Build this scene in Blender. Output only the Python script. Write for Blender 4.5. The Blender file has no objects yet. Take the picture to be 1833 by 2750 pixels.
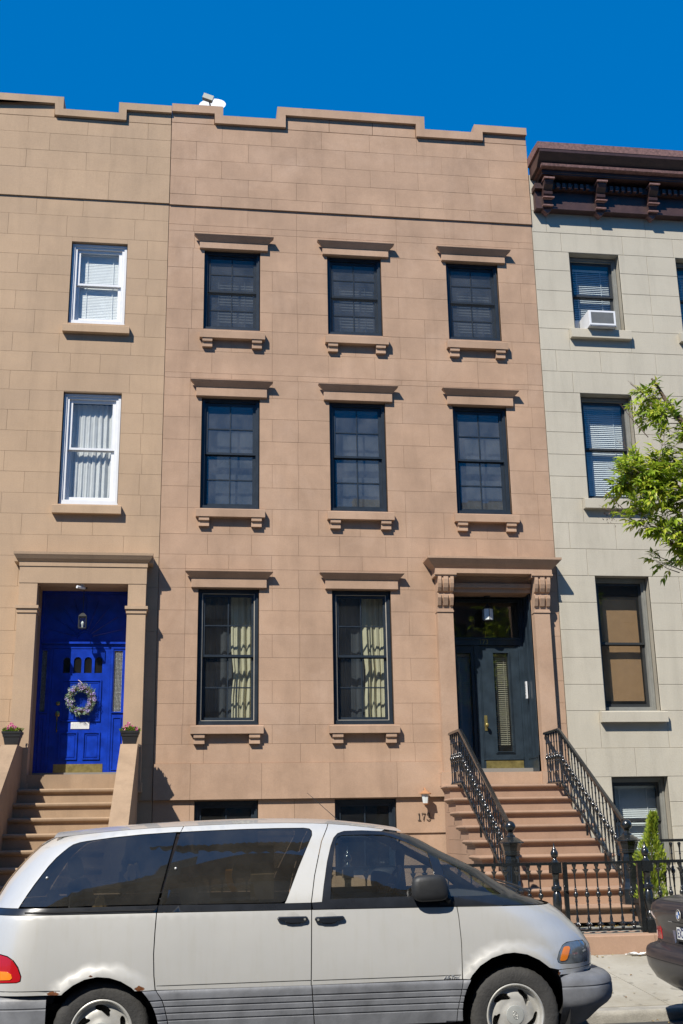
import bpy, bmesh, math, random
from mathutils import Vector, Matrix
from mathutils.geometry import delaunay_2d_cdt
random.seed(11)
R = math.radians
sc = bpy.context.scene
col = sc.collection

# ---------------------------------------------------------------- camera
cam_d = bpy.data.cameras.new('camera')
cam_d.sensor_fit = 'VERTICAL'; cam_d.sensor_height = 36.0
cam_d.lens = 39.354; cam_d.clip_end = 2000; cam_d.clip_start = 0.1
cam = bpy.data.objects.new('camera', cam_d); col.objects.link(cam)
_r = Vector((0.99097243, -0.13300742, -0.01681282)); _u = Vector((-0.02048104, -0.27412942, 0.96147469))
_f = Vector((0.13249216, 0.95245057, 0.27437883))
cam.matrix_world = Matrix(((_r.x, _u.x, -_f.x, .466), (_r.y, _u.y, -_f.y, -16.388), (_r.z, _u.z, -_f.z, 1.55), (0, 0, 0, 1)))
sc.camera = cam

# ---------------------------------------------------------------- sky and sun
SUN_DIR = Vector((.78, 1.0, -1.336)).normalized()          # direction the light travels
SUN_EL = math.asin(-SUN_DIR.z)
world = bpy.data.worlds.new('World'); sc.world = world; world.use_nodes = True
wn = world.node_tree; wn.nodes.clear()
w_out = wn.nodes.new('ShaderNodeOutputWorld'); w_bg = wn.nodes.new('ShaderNodeBackground')
w_sky = wn.nodes.new('ShaderNodeTexSky'); w_sky.sky_type = 'NISHITA'; w_sky.sun_disc = False
w_sky.sun_elevation = SUN_EL; w_sky.sun_rotation = math.atan2(-SUN_DIR.x, -SUN_DIR.y)
w_sky.air_density = 1.0; w_sky.dust_density = 0.0; w_sky.ozone_density = 4.0
w_tint = wn.nodes.new('ShaderNodeMix'); w_tint.data_type = 'RGBA'; w_tint.blend_type = 'MULTIPLY'   # polarised, deep blue
w_tint.inputs[0].default_value = 1.0; w_tint.inputs[7].default_value = (.0, 1.15, 3.1, 1)
w_gam = wn.nodes.new('ShaderNodeGamma'); w_gam.inputs[1].default_value = .25      # evens the dome out
wn.links.new(w_sky.outputs[0], w_gam.inputs[0]); wn.links.new(w_gam.outputs[0], w_tint.inputs[6]); wn.links.new(w_tint.outputs[2], w_bg.inputs[0])
wn.links.new(w_bg.outputs[0], w_out.inputs[0])
w_bg.inputs[1].default_value = 0.10
sun_d = bpy.data.lights.new('sun', 'SUN'); sun_d.energy = 5.0; sun_d.angle = R(0.53); sun_d.color = (1.0, .945, .86)
sun = bpy.data.objects.new('sun', sun_d); col.objects.link(sun)
sun.rotation_euler = SUN_DIR.to_track_quat('-Z', 'Y').to_euler(); sun.location = (-8, -20, 25)
vs = sc.view_settings
vs.view_transform = 'Standard'; vs.look = 'None'; vs.exposure = 0.45; vs.gamma = 1.0; vs.use_curve_mapping = False

# ---------------------------------------------------------------- helpers
ORG = {}
class MB:
    """collects vertices and faces in world coordinates; build() links them as one mesh object"""
    def __init__(s): s.v = []; s.f = []
    def add(s, vs_, fs):
        b = len(s.v); s.v += [tuple(p) for p in vs_]; s.f += [tuple(i + b for i in f) for f in fs]; return s
    def box(s, x0, x1, y0, y1, z0, z1):
        return s.add([(x0,y0,z0),(x1,y0,z0),(x1,y1,z0),(x0,y1,z0),(x0,y0,z1),(x1,y0,z1),(x1,y1,z1),(x0,y1,z1)],
                     [(0,3,2,1),(4,5,6,7),(0,1,5,4),(1,2,6,5),(2,3,7,6),(3,0,4,7)])
    def cbox(s, x0, x1, y0, y1, z0, z1, c):
        """box whose front (low y) edges are chamfered"""
        return s.add([(x0,y1,z0),(x1,y1,z0),(x1,y1,z1),(x0,y1,z1),(x0,y0+c,z0),(x1,y0+c,z0),(x1,y0+c,z1),(x0,y0+c,z1),
                      (x0+c,y0,z0+c),(x1-c,y0,z0+c),(x1-c,y0,z1-c),(x0+c,y0,z1-c)],
                     [(0,4,5,1)[::-1],(1,5,6,2)[::-1],(2,6,7,3)[::-1],(3,7,4,0)[::-1],(4,8,9,5)[::-1],(5,9,10,6)[::-1],(6,10,11,7)[::-1],(7,11,8,4)[::-1],(8,9,10,11)])
    def prism(s, poly, axis, a, b):
        """polygon of two coordinates swept along axis ('x': poly is (y,z); 'y': (x,z); 'z': (x,y))"""
        n = len(poly)
        def P(p, t): return {'x': (t, p[0], p[1]), 'y': (p[0], t, p[1]), 'z': (p[0], p[1], t)}[axis]
        return s.add([P(p, a) for p in poly] + [P(p, b) for p in poly],
                     [tuple(range(n)), tuple(range(2*n-1, n-1, -1))] + [(i, i+n, (i+1) % n + n, (i+1) % n) for i in range(n)])
    def lathe(s, prof, c=(0,0,0), n=10, sx=1., sy=1., rot=0., caps=True):
        vs_ = []; fs = []
        for r, z in prof:
            for k in range(n):
                a = 2*math.pi*k/n + rot; vs_.append((c[0]+r*sx*math.cos(a), c[1]+r*sy*math.sin(a), c[2]+z))
        for i in range(len(prof)-1):
            for k in range(n):
                a = i*n+k; b = i*n+(k+1) % n; fs.append((a, b, b+n, a+n))
        if caps:
            fs.append(tuple(range(n-1, -1, -1))); m = (len(prof)-1)*n; fs.append(tuple(range(m, m+n)))
        return s.add(vs_, fs)
    def tube(s, pts, r, n=6, closed=False, r2=None):
        pts = [Vector(p) for p in pts]; vs_ = []; fs = []; m = len(pts)
        for i, p in enumerate(pts):
            a = pts[(i-1) % m] if (closed or i > 0) else p; b = pts[(i+1) % m] if (closed or i < m-1) else p
            d = (b-a).normalized(); q = d.cross(Vector((0,0,1)))
            if q.length < .1: q = d.cross(Vector((1,0,0)))
            q.normalize(); w = q.cross(d)
            rr = r if r2 is None else r + (r2-r)*i/max(1, m-1)
            for k in range(n):
                t = 2*math.pi*k/n; vs_.append(p + q*rr*math.cos(t) + w*rr*math.sin(t))
        for i in range(m if closed else m-1):
            for k in range(n):
                j = (i+1) % m; fs.append((i*n+k, i*n+(k+1) % n, j*n+(k+1) % n, j*n+k))
        if not closed: fs += [tuple(range(n-1, -1, -1)), tuple(range((m-1)*n, m*n))]
        return s.add(vs_, fs)
    def grid(s, fn, nu, nv):
        vs_ = [fn(i/nu, j/nv) for i in range(nu+1) for j in range(nv+1)]
        return s.add(vs_, [(i*(nv+1)+j, (i+1)*(nv+1)+j, (i+1)*(nv+1)+j+1, i*(nv+1)+j+1) for i in range(nu) for j in range(nv)])
    def build(s, name, mat, parent=None, smooth=None, origin=None):
        o0 = Vector(origin) if origin is not None else (ORG[parent.name] if parent else Vector((0,0,0)))
        me = bpy.data.meshes.new(name); me.from_pydata([tuple(Vector(p)-o0) for p in s.v], [], s.f); me.update()
        if mat: me.materials.append(mat)
        if smooth is not None:
            me.shade_smooth(); me.set_sharp_from_angle(angle=R(smooth))
        o = bpy.data.objects.new(name, me); col.objects.link(o)
        if parent:
            o.parent = parent; o.location = o0 - ORG[parent.name]
        else: o.location = o0
        ORG[o.name] = o0
        return o
def tag(o, label=None, cat=None, group=None, kind=None):
    if label: o['label'] = label
    if cat: o['category'] = cat
    if group: o['group'] = group
    if kind: o['kind'] = kind
    return o
def thing(name, label, cat, loc, group=None):
    o = bpy.data.objects.new(name, None); col.objects.link(o); o.location = loc; o.empty_display_size = .2
    ORG[o.name] = Vector(loc); return tag(o, label, cat, group)
def inst(name, mesh_obj, parent, loc, rot=(0,0,0), scale=(1,1,1)):
    """copy sharing mesh data, at world position loc, under parent"""
    o = bpy.data.objects.new(name, mesh_obj.data); col.objects.link(o)
    o.parent = parent; o.location = Vector(loc) - (ORG[parent.name] if parent else Vector()); o.rotation_euler = rot; o.scale = scale
    ORG[o.name] = Vector(loc); return o
def recalc(o):
    bm = bmesh.new(); bm.from_mesh(o.data); bmesh.ops.recalc_face_normals(bm, faces=bm.faces); bm.to_mesh(o.data); bm.free(); return o
def text_mb(body, size, depth, font_shear=0.):
    cu = bpy.data.curves.new('lettering', 'FONT'); cu.body = body; cu.size = size; cu.extrude = depth; cu.shear = font_shear; cu.resolution_u = 3
    o = bpy.data.objects.new('lettering', cu); col.objects.link(o)
    dg = bpy.context.evaluated_depsgraph_get(); me = bpy.data.meshes.new_from_object(o.evaluated_get(dg))
    m = MB(); m.add([tuple(v.co) for v in me.vertices], [tuple(p.vertices) for p in me.polygons])
    bpy.data.objects.remove(o); bpy.data.curves.remove(cu); bpy.data.meshes.remove(me)
    return m
def xf(m, M):
    m.v = [tuple(M @ Vector(p)) for p in m.v]; return m
def interp(t, x):
    if x <= t[0][0]: return t[0][1]
    if x >= t[-1][0]: return t[-1][1]
    for i in range(len(t)-1):
        if x <= t[i+1][0]:
            (x0,y0),(x1,y1) = t[i], t[i+1]
            a = t[i-1] if i > 0 else t[i]; b = t[i+2] if i+2 < len(t) else t[i+1]
            m0 = (y1-a[1])/(x1-a[0]); m1 = (b[1]-y0)/(b[0]-x0); h = x1-x0; s = (x-x0)/h
            return (2*s**3-3*s*s+1)*y0+(s**3-2*s*s+s)*h*m0+(-2*s**3+3*s*s)*y1+(s**3-s*s)*h*m1

# ---------------------------------------------------------------- materials
MAT = {}
def node_mat(name):
    m = bpy.data.materials.new(name); m.use_nodes = True; nt = m.node_tree; MAT[name] = m
    return m, nt, nt.nodes['Principled BSDF'], nt.nodes['Material Output']
def N(nt, t, **kw):
    n = nt.nodes.new(t)
    for k, v in kw.items(): setattr(n, k, v)
    return n
def noise(nt, scale, detail=4, rough=.55, vec=None):
    n = N(nt, 'ShaderNodeTexNoise'); n.inputs['Scale'].default_value = scale; n.inputs['Detail'].default_value = detail; n.inputs['Roughness'].default_value = rough
    if vec: nt.links.new(vec, n.inputs['Vector'])
    return n
def ramp(nt, src, stops):
    r = N(nt, 'ShaderNodeValToRGB'); e = r.color_ramp.elements
    while len(e) < len(stops): e.new(.5)
    for i, (p, c) in enumerate(stops): e[i].position = p; e[i].color = (*c, 1) if len(c) == 3 else c
    nt.links.new(src, r.inputs[0]); return r
def mix(nt, a, b, fac, mode='MIX'):
    m = N(nt, 'ShaderNodeMix', data_type='RGBA', blend_type=mode)
    for sock, v in ((m.inputs[0], fac), (m.inputs[6], a), (m.inputs[7], b)):
        if hasattr(v, 'links') or hasattr(v, 'is_output'): nt.links.new(v, sock)
        elif isinstance(v, (int, float)): sock.default_value = v
        else: sock.default_value = (*v, 1)
    return m.outputs[2]
def sc3(c, k): return tuple(min(1, x*k) for x in c)
def stone(name, c, var=.14, spots=0, scale=1.3, rough=.88, bump=.12, streak=.25, blotch=None, objvar=.10, fine=60):
    """painted or rendered stone: block to block variation, blotches, rain streaks and fine grain"""
    m, nt, bs, out = node_mat(name)
    geo = N(nt, 'ShaderNodeNewGeometry'); P = geo.outputs['Position']
    n1 = noise(nt, scale, 6, .62, P); r1 = ramp(nt, n1.outputs[0], [(.28, sc3(c, 1-var)), (.52, c), (.75, sc3(c, 1+var))])
    c1 = r1.outputs[0]
    if blotch:
        n3 = noise(nt, scale*.55, 5, .7, P); n3.inputs['Distortion'].default_value = .6
        r3 = ramp(nt, n3.outputs[0], [(.5, (0,0,0)), (.68, (1,1,1))])
        c1 = mix(nt, c1, blotch, mix(nt, (0,0,0), (.55,.55,.55), r3.outputs[0]))
    mp = N(nt, 'ShaderNodeMapping'); mp.inputs['Scale'].default_value = (2.6, 2.6, .4); nt.links.new(P, mp.inputs[0])
    n2 = noise(nt, 1.1, 6, .7, mp.outputs[0]); n2.inputs['Distortion'].default_value = .5; r2 = ramp(nt, n2.outputs[0], [(.30, (1-streak,)*3), (.52, (1,1,1))])
    c1 = mix(nt, c1, r2.outputs[0], .8, 'MULTIPLY')
    oi = N(nt, 'ShaderNodeObjectInfo'); ro = ramp(nt, oi.outputs['Random'], [(0, (1-objvar, 1-objvar*.9, 1-objvar*.75)), (1, (1+objvar*.5, 1+objvar*.45, 1+objvar*.35))])
    c1 = mix(nt, c1, ro.outputs[0], 1., 'MULTIPLY')
    n4 = noise(nt, fine, 3, .6, P); r4 = ramp(nt, n4.outputs[0], [(.3, (.9,.9,.9)), (.7, (1.06,1.06,1.06))])
    c1 = mix(nt, c1, r4.outputs[0], .7, 'MULTIPLY')
    if spots:
        n5 = noise(nt, 9, 2, .5, P); r5 = ramp(nt, n5.outputs[0], [(.66,(1,1,1)),(.70,(1-spots,)*3)]); c1 = mix(nt, c1, r5.outputs[0], 1., 'MULTIPLY')
        n6 = noise(nt, .7, 7, .75, P); r6 = ramp(nt, n6.outputs[0], [(.38,(.80,.78,.74)),(.55,(1,1,1))]); c1 = mix(nt, c1, r6.outputs[0], 1., 'MULTIPLY')
    nt.links.new(c1, bs.inputs['Base Color']); bs.inputs['Roughness'].default_value = rough
    bs.inputs['Specular IOR Level'].default_value = .25
    bp = N(nt, 'ShaderNodeBump'); bp.inputs['Strength'].default_value = bump; bp.inputs['Distance'].default_value = .02
    nt.links.new(mix(nt, n4.outputs[0], n1.outputs[0], .5), bp.inputs['Height']); nt.links.new(bp.outputs[0], bs.inputs['Normal'])
    return m
def plain(name, c, rough=.5, metal=0., var=.06, scale=8., coat=0., spec=.5, bump=0., coat_rough=.05, rvar=.1):
    m, nt, bs, out = node_mat(name)
    geo = N(nt, 'ShaderNodeNewGeometry')
    n1 = noise(nt, scale, 5, .6, geo.outputs['Position']); r1 = ramp(nt, n1.outputs[0], [(.3, sc3(c, 1-var)), (.7, sc3(c, 1+var))])
    nt.links.new(r1.outputs[0], bs.inputs['Base Color'])
    mr = N(nt, 'ShaderNodeMapRange'); mr.inputs[3].default_value = max(0, rough-rvar*rough); mr.inputs[4].default_value = min(1, rough+rvar*rough)
    nt.links.new(n1.outputs[0], mr.inputs[0]); nt.links.new(mr.outputs[0], bs.inputs['Roughness'])
    bs.inputs['Metallic'].default_value = metal; bs.inputs['Specular IOR Level'].default_value = spec
    bs.inputs['Coat Weight'].default_value = coat; bs.inputs['Coat Roughness'].default_value = coat_rough
    if bump:
        n2 = noise(nt, scale*6, 3, .6, geo.outputs['Position'])
        bp = N(nt, 'ShaderNodeBump'); bp.inputs['Strength'].default_value = bump; bp.inputs['Distance'].default_value = .01
        nt.links.new(n2.outputs[0], bp.inputs['Height']); nt.links.new(bp.outputs[0], bs.inputs['Normal'])
    return m
def glass(name, tint=(.9,.93,.92), ior=1.5, dirt=.0, dirtc=(.3,.3,.28)):
    """thin pane: mirror reflection by Fresnel over clear transmission, with a film of dust"""
    m, nt, bs, out = node_mat(name); nt.nodes.remove(bs)
    tr = N(nt, 'ShaderNodeBsdfTransparent'); tr.inputs[0].default_value = (*tint, 1)
    gl = N(nt, 'ShaderNodeBsdfGlossy'); gl.inputs['Roughness'].default_value = .01; gl.inputs[0].default_value = (1,1,1,1)
    # Schlick reflectance from the angle to the pane, the same from either side
    f0 = ((ior-1)/(ior+1))**2; f0 = 2*f0/(1+f0)
    ge = N(nt, 'ShaderNodeNewGeometry'); dt = N(nt, 'ShaderNodeVectorMath', operation='DOT_PRODUCT'); nt.links.new(ge.outputs['Normal'], dt.inputs[0]); nt.links.new(ge.outputs['Incoming'], dt.inputs[1])
    ab = N(nt, 'ShaderNodeMath', operation='ABSOLUTE'); nt.links.new(dt.outputs['Value'], ab.inputs[0])
    om = N(nt, 'ShaderNodeMath', operation='SUBTRACT', use_clamp=True); om.inputs[0].default_value = 1.; nt.links.new(ab.outputs[0], om.inputs[1])
    pw = N(nt, 'ShaderNodeMath', operation='POWER'); nt.links.new(om.outputs[0], pw.inputs[0]); pw.inputs[1].default_value = 5.
    fr = N(nt, 'ShaderNodeMath', operation='MULTIPLY_ADD'); nt.links.new(pw.outputs[0], fr.inputs[0]); fr.inputs[1].default_value = 1-f0; fr.inputs[2].default_value = f0
    mx = N(nt, 'ShaderNodeMixShader'); nt.links.new(fr.outputs[0], mx.inputs[0]); nt.links.new(tr.outputs[0], mx.inputs[1]); nt.links.new(gl.outputs[0], mx.inputs[2])
    last = mx
    if dirt:
        geo = N(nt, 'ShaderNodeNewGeometry'); n1 = noise(nt, 3., 6, .65, geo.outputs['Position'])
        r1 = ramp(nt, n1.outputs[0], [(.35, (dirt*.4,)*3), (.7, (dirt,)*3)])
        df = N(nt, 'ShaderNodeBsdfDiffuse'); df.inputs[0].default_value = (*dirtc, 1)
        m2 = N(nt, 'ShaderNodeMixShader'); nt.links.new(r1.outputs[0], m2.inputs[0]); nt.links.new(mx.outputs[0], m2.inputs[1]); nt.links.new(df.outputs[0], m2.inputs[2]); last = m2
    nt.links.new(last.outputs[0], out.inputs[0]); return m
def leaf_mat(name, stops, rough=.45, trans=.35):
    m, nt, bs, out = node_mat(name)
    geo = N(nt, 'ShaderNodeNewGeometry'); r = ramp(nt, geo.outputs['Random Per Island'], stops)
    nt.links.new(r.outputs[0], bs.inputs['Base Color']); bs.inputs['Roughness'].default_value = rough
    tl = N(nt, 'ShaderNodeBsdfTranslucent'); nt.links.new(r.outputs[0], tl.inputs[0])
    mx = N(nt, 'ShaderNodeMixShader'); mx.inputs[0].default_value = trans
    nt.links.new(bs.outputs[0], mx.inputs[1]); nt.links.new(tl.outputs[0], mx.inputs[2]); nt.links.new(mx.outputs[0], out.inputs[0]); return m
def cloth(name, c, trans=.3):
    m, nt, bs, out = node_mat(name)
    bs.inputs['Base Color'].default_value = (*c, 1); bs.inputs['Roughness'].default_value = .9; bs.inputs['Specular IOR Level'].default_value = .1
    geo = N(nt, 'ShaderNodeNewGeometry'); n1 = noise(nt, 9, 4, .6, geo.outputs['Position']); r1 = ramp(nt, n1.outputs[0], [(.3, sc3(c, .9)), (.7, sc3(c, 1.05))]); nt.links.new(r1.outputs[0], bs.inputs['Base Color'])
    tl = N(nt, 'ShaderNodeBsdfTranslucent'); tl.inputs[0].default_value = (*c, 1)
    mx = N(nt, 'ShaderNodeMixShader'); mx.inputs[0].default_value = trans
    nt.links.new(bs.outputs[0], mx.inputs[1]); nt.links.new(tl.outputs[0], mx.inputs[2]); nt.links.new(mx.outputs[0], out.inputs[0]); return m
def screen_mat(name, c, cover):
    """woven insect screen: threads too fine to see singly"""
    m, nt, bs, out = node_mat(name); nt.nodes.remove(bs)
    tr = N(nt, 'ShaderNodeBsdfTransparent'); df = N(nt, 'ShaderNodeBsdfDiffuse'); df.inputs[0].default_value = (*c, 1)
    mx = N(nt, 'ShaderNodeMixShader'); mx.inputs[0].default_value = cover
    nt.links.new(tr.outputs[0], mx.inputs[1]); nt.links.new(df.outputs[0], mx.inputs[2]); nt.links.new(mx.outputs[0], out.inputs[0]); return m

M_BROWN = stone('brownstone_pink', (.405,.27,.182), var=.17, scale=1.5, blotch=(.475,.33,.235), streak=.15, objvar=.05)
M_BJOINT = stone('brownstone_joint', (.33,.22,.15), var=.1, objvar=0)
M_TAN = stone('brownstone_tan', (.425,.30,.195), var=.12, scale=1.0, blotch=(.37,.265,.18), streak=.14, objvar=.035)
M_TJOINT = stone('tan_joint', (.36,.25,.16), var=.1, objvar=0)
M_CREAM = stone('painted_stone_grey', (.46,.422,.34), var=.07, scale=.9, blotch=(.41,.37,.295), streak=.15, objvar=.02, bump=.2)
M_CJOINT = stone('grey_joint', (.33,.30,.24), var=.1, objvar=0)
M_STEP = stone('stoop_stone', (.345,.225,.155), var=.1, scale=2., streak=.12, objvar=.08)
M_TSTEP = stone('tan_stoop_stone', (.34,.24,.155), var=.14, scale=2.2, streak=.2, objvar=.08)
M_MAROON = plain('maroon_paint', (.052,.026,.023), .5, var=.25, scale=5, bump=.25)
M_PEEL = plain('peeling_maroon', (.17,.09,.08), .75, var=.45, scale=22, bump=.5)
M_NAVY = plain('black_blue_paint', (.018,.026,.036), .38, var=.2)
M_NAVYW = plain('worn_navy_door', (.022,.034,.046), .33, var=.25, scale=6)
M_WHITE = plain('white_paint', (.66,.67,.68), .4, var=.04)
M_BLUE = plain('cobalt_door_paint', (.003,.034,.35), .32, var=.28, coat=.3)
M_IRON = plain('black_iron_gloss', (.012,.014,.015), .24, var=.3, scale=14, coat=.5, coat_rough=.1, bump=.15)
M_BRASS = plain('aged_brass', (.33,.27,.10), .42, metal=.75, var=.3, scale=12)
M_GREYFRAME = plain('grey_window_frame', (.20,.20,.18), .55, var=.12)
M_DARKFRAME = plain('dark_sash', (.03,.032,.032), .45)
M_GLASS = glass('window_glass', (.86,.90,.90), 1.56, .05)
M_GLASSC = glass('clear_glass', (.93,.95,.94), 1.5, .03)
M_ROOM = plain('room_plaster', (.20,.19,.17), .9, var=.05)
M_TAR = plain('roof_tar', (.05,.05,.05), .9)
M_BLIND = plain('blind_white', (.72,.74,.74), .5)
M_SLATG = plain('blind_grey', (.30,.31,.32), .5)
M_SLATO = plain('blind_olive', (.30,.275,.20), .5)
M_TANSHADE = cloth('tan_shade', (.42,.25,.13), .25)
M_CURT = cloth('white_curtain', (.80,.81,.80), .3)
M_CREAMC = cloth('cream_curtain', (.72,.66,.46), .3)
M_SHEER = cloth('blue_sheer', (.07,.078,.088), .3)
M_SLATD = plain('blind_dark', (.10,.105,.11), .5)
M_GLASSU = glass('upper_window_glass', (.80,.84,.84), 1.6, .26, (.26,.28,.30))
M_SCREEN = screen_mat('insect_screen', (.05,.055,.06), .2)
M_BLACKP = plain('black_plastic', (.018,.019,.02), .55, var=.2, bump=.1)
M_CONC = stone('pavement_concrete', (.37,.345,.285), var=.10, spots=.3, scale=1.6, rough=.92, streak=.0, objvar=.05, bump=.25, fine=110)
M_YARD = stone('yard_concrete', (.24,.245,.22), var=.12, scale=2, rough=.92, streak=.0, objvar=.0, bump=.25, fine=110)
M_CURB = stone('kerb_stone', (.33,.31,.265), var=.3, scale=5, rough=.92, streak=.0, objvar=.05, bump=.4, fine=80)
M_ASPH = stone('asphalt', (.055,.055,.056), var=.2, scale=3, rough=.9, streak=.0, objvar=0, bump=.5, fine=160)
# ---------------------------------------------------------------- ground, road, pavements
YCURB = -6.25
m = MB(); m.add([(-400,-400,-.35),(400,-400,-.35),(400,400,-.35),(-400,400,-.35)], [(0,1,2,3)])
tag(m.build('ground', M_ASPH), kind='structure')
m = MB()
prof = [(-14.6,-.06),(-13.,0.),(-10.5,.04),(-8.2,-.02),(YCURB-.02,-.085)]
vs_ = []
for (y, z) in prof: vs_ += [(-60,y,z),(60,y,z)]
m.add(vs_, [(2*i,2*i+1,2*i+3,2*i+2) for i in range(len(prof)-1)])
tag(m.build('road', M_ASPH), kind='structure')
def side_z(y): return .02 + (y-(-6.1))/(2.05)*.215          # pavement rises towards the fence
kerb = thing('kerb', None, None, (3, YCURB, 0)); tag(kerb, kind='structure')
x = -12.
while x < 14:
    l = 1.9 + random.random()*.5
    m = MB(); j = random.uniform(-.006,.006)
    m.prism([(YCURB+.015,-.2),(YCURB+j,-.03),(YCURB+.004+j,-.002),(YCURB+.018+j,.012),(YCURB+.15,.018),(YCURB+.15,-.2)], 'x', x+.004, x+l-.004)
    m.build('kerb_stone', M_CURB, kerb, 40); x += l
pav = thing('pavement', None, None, (3,-5,0)); tag(pav, kind='structure')
x = 4.70-1.52*8
while x < 13:
    for (ya, yb) in ((-6.095,-4.06),):
        m = MB(); g = .005; za, zb = side_z(ya)+random.uniform(-.003,.003), side_z(yb)
        sk = .06      # joints run very slightly askew
        x0, x1 = x+g, x+1.52-g
        m.add([(x0+sk,ya+g,za),(x1+sk,ya+g,za),(x1-sk,yb,zb),(x0-sk,yb,zb),(x0+sk,ya+g,za-.1),(x1+sk,ya+g,za-.1),(x1-sk,yb,zb-.1),(x0-sk,yb,zb-.1)],
              [(0,1,2,3),(4,7,6,5),(0,4,5,1),(1,5,6,2),(2,6,7,3),(3,7,4,0)])
        m.build('paving_slab', M_CONC, pav)
    x += 1.52
m = MB(); m.add([(-60,-6.1,-.04),(60,-6.1,-.04),(60,-4.0,.16),(-60,-4.0,.16)], [(0,1,2,3)])
m.build('slab_bed', M_CURB, pav)
m = MB(); m.box(-60,60,-3.93,12,.1,.44)
tag(m.build('front_yard_paving', M_YARD), kind='structure')
m = MB(); m.box(-60,60,-19.5,-14.62,-.2,.0)
tag(m.build('far_pavement', M_YARD), kind='structure')
# brown stone coping under the fence
cop = thing('yard_kerb', 'low brown stone kerb under the black iron fence', 'kerb', (2,-4.0,.2))
for x0, x1 in ((-12,-2.2),(-2.2,.6),(.6,3.4),(3.4,5.52),(5.52,8.4),(8.4,14)):
    m = MB(); m.prism([(-4.055,.12),(-4.055,.415),(-4.045,.425),(-3.80,.445),(-3.80,.12)], 'x', x0+.002, x1-.002); m.build('stone_block', M_STEP, cop)

# ---------------------------------------------------------------- house building blocks
def wall_cells(parent, x0, x1, z0, z1, openings, y0, y1, mat, name='wall'):
    xs = sorted({x0, x1, *[v for o in openings for v in o[:2] if x0 < v < x1]}); zs = sorted({z0, z1, *[v for o in openings for v in o[2:4] if z0 < v < z1]})
    m = MB()
    for j in range(len(zs)-1):
        run = None
        for i in range(len(xs)):
            solid = i < len(xs)-1 and not any(o[0] < (xs[i]+xs[i+1])/2 < o[1] and o[2] < (zs[j]+zs[j+1])/2 < o[3] for o in openings)
            if solid and run is None: run = xs[i]
            if not solid and run is not None: m.box(run, xs[i], y0, y1, zs[j], zs[j+1]); run = None
    return m.build(name, mat, parent)
def rect_minus(rc, ops):
    out = [rc]
    for o in ops:
        nxt = []
        for (a,b,c,d) in out:
            if o[0] >= b or o[1] <= a or o[2] >= d or o[3] <= c: nxt.append((a,b,c,d)); continue
            if a < o[0]: nxt.append((a,o[0],c,d))
            if o[1] < b: nxt.append((o[1],b,c,d))
            p, q = max(a,o[0]), min(b,o[1])
            if c < o[2]: nxt.append((p,q,c,o[2]))
            if o[3] < d: nxt.append((p,q,o[3],d))
        out = nxt
    return out
def ashlar(parent, x0, x1, zs, joints, openings, yoff, mat, gap=.005, ch=.004, thick=.03):
    for k in range(len(zs)-1):
        xs = [x0] + [v for v in joints(k, (zs[k]+zs[k+1])/2) if x0+.05 < v < x1-.05] + [x1]
        yo = yoff((zs[k]+zs[k+1])/2)
        for i in range(len(xs)-1):
            for (a,b,c,d) in rect_minus((xs[i], xs[i+1], zs[k], zs[k+1]), openings):
                if b-a < .025 or d-c < .02: continue
                g = gap/2; e = random.uniform(-.0012,.0012)
                ga = 0 if any(abs(a-o[1]) < 1e-6 for o in openings) else g; gb = 0 if any(abs(b-o[0]) < 1e-6 for o in openings) else g
                m = MB(); m.cbox(a+ga, b-gb, yo+e, yo+thick, c+g, d-g, ch); m.build('stone_block', mat, parent)
def ring(m, x0, x1, z0, z1, w, y0, y1, wt=None, wb=None):
    wt = wt or w; wb = wb or w
    m.box(x0, x0+w, y0, y1, z0, z1); m.box(x1-w, x1, y0, y1, z0, z1); m.box(x0+w, x1-w, y0+.001, y1-.001, z1-wt, z1); m.box(x0+w, x1-w, y0+.001, y1-.001, z0, z0+wb)
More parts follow.
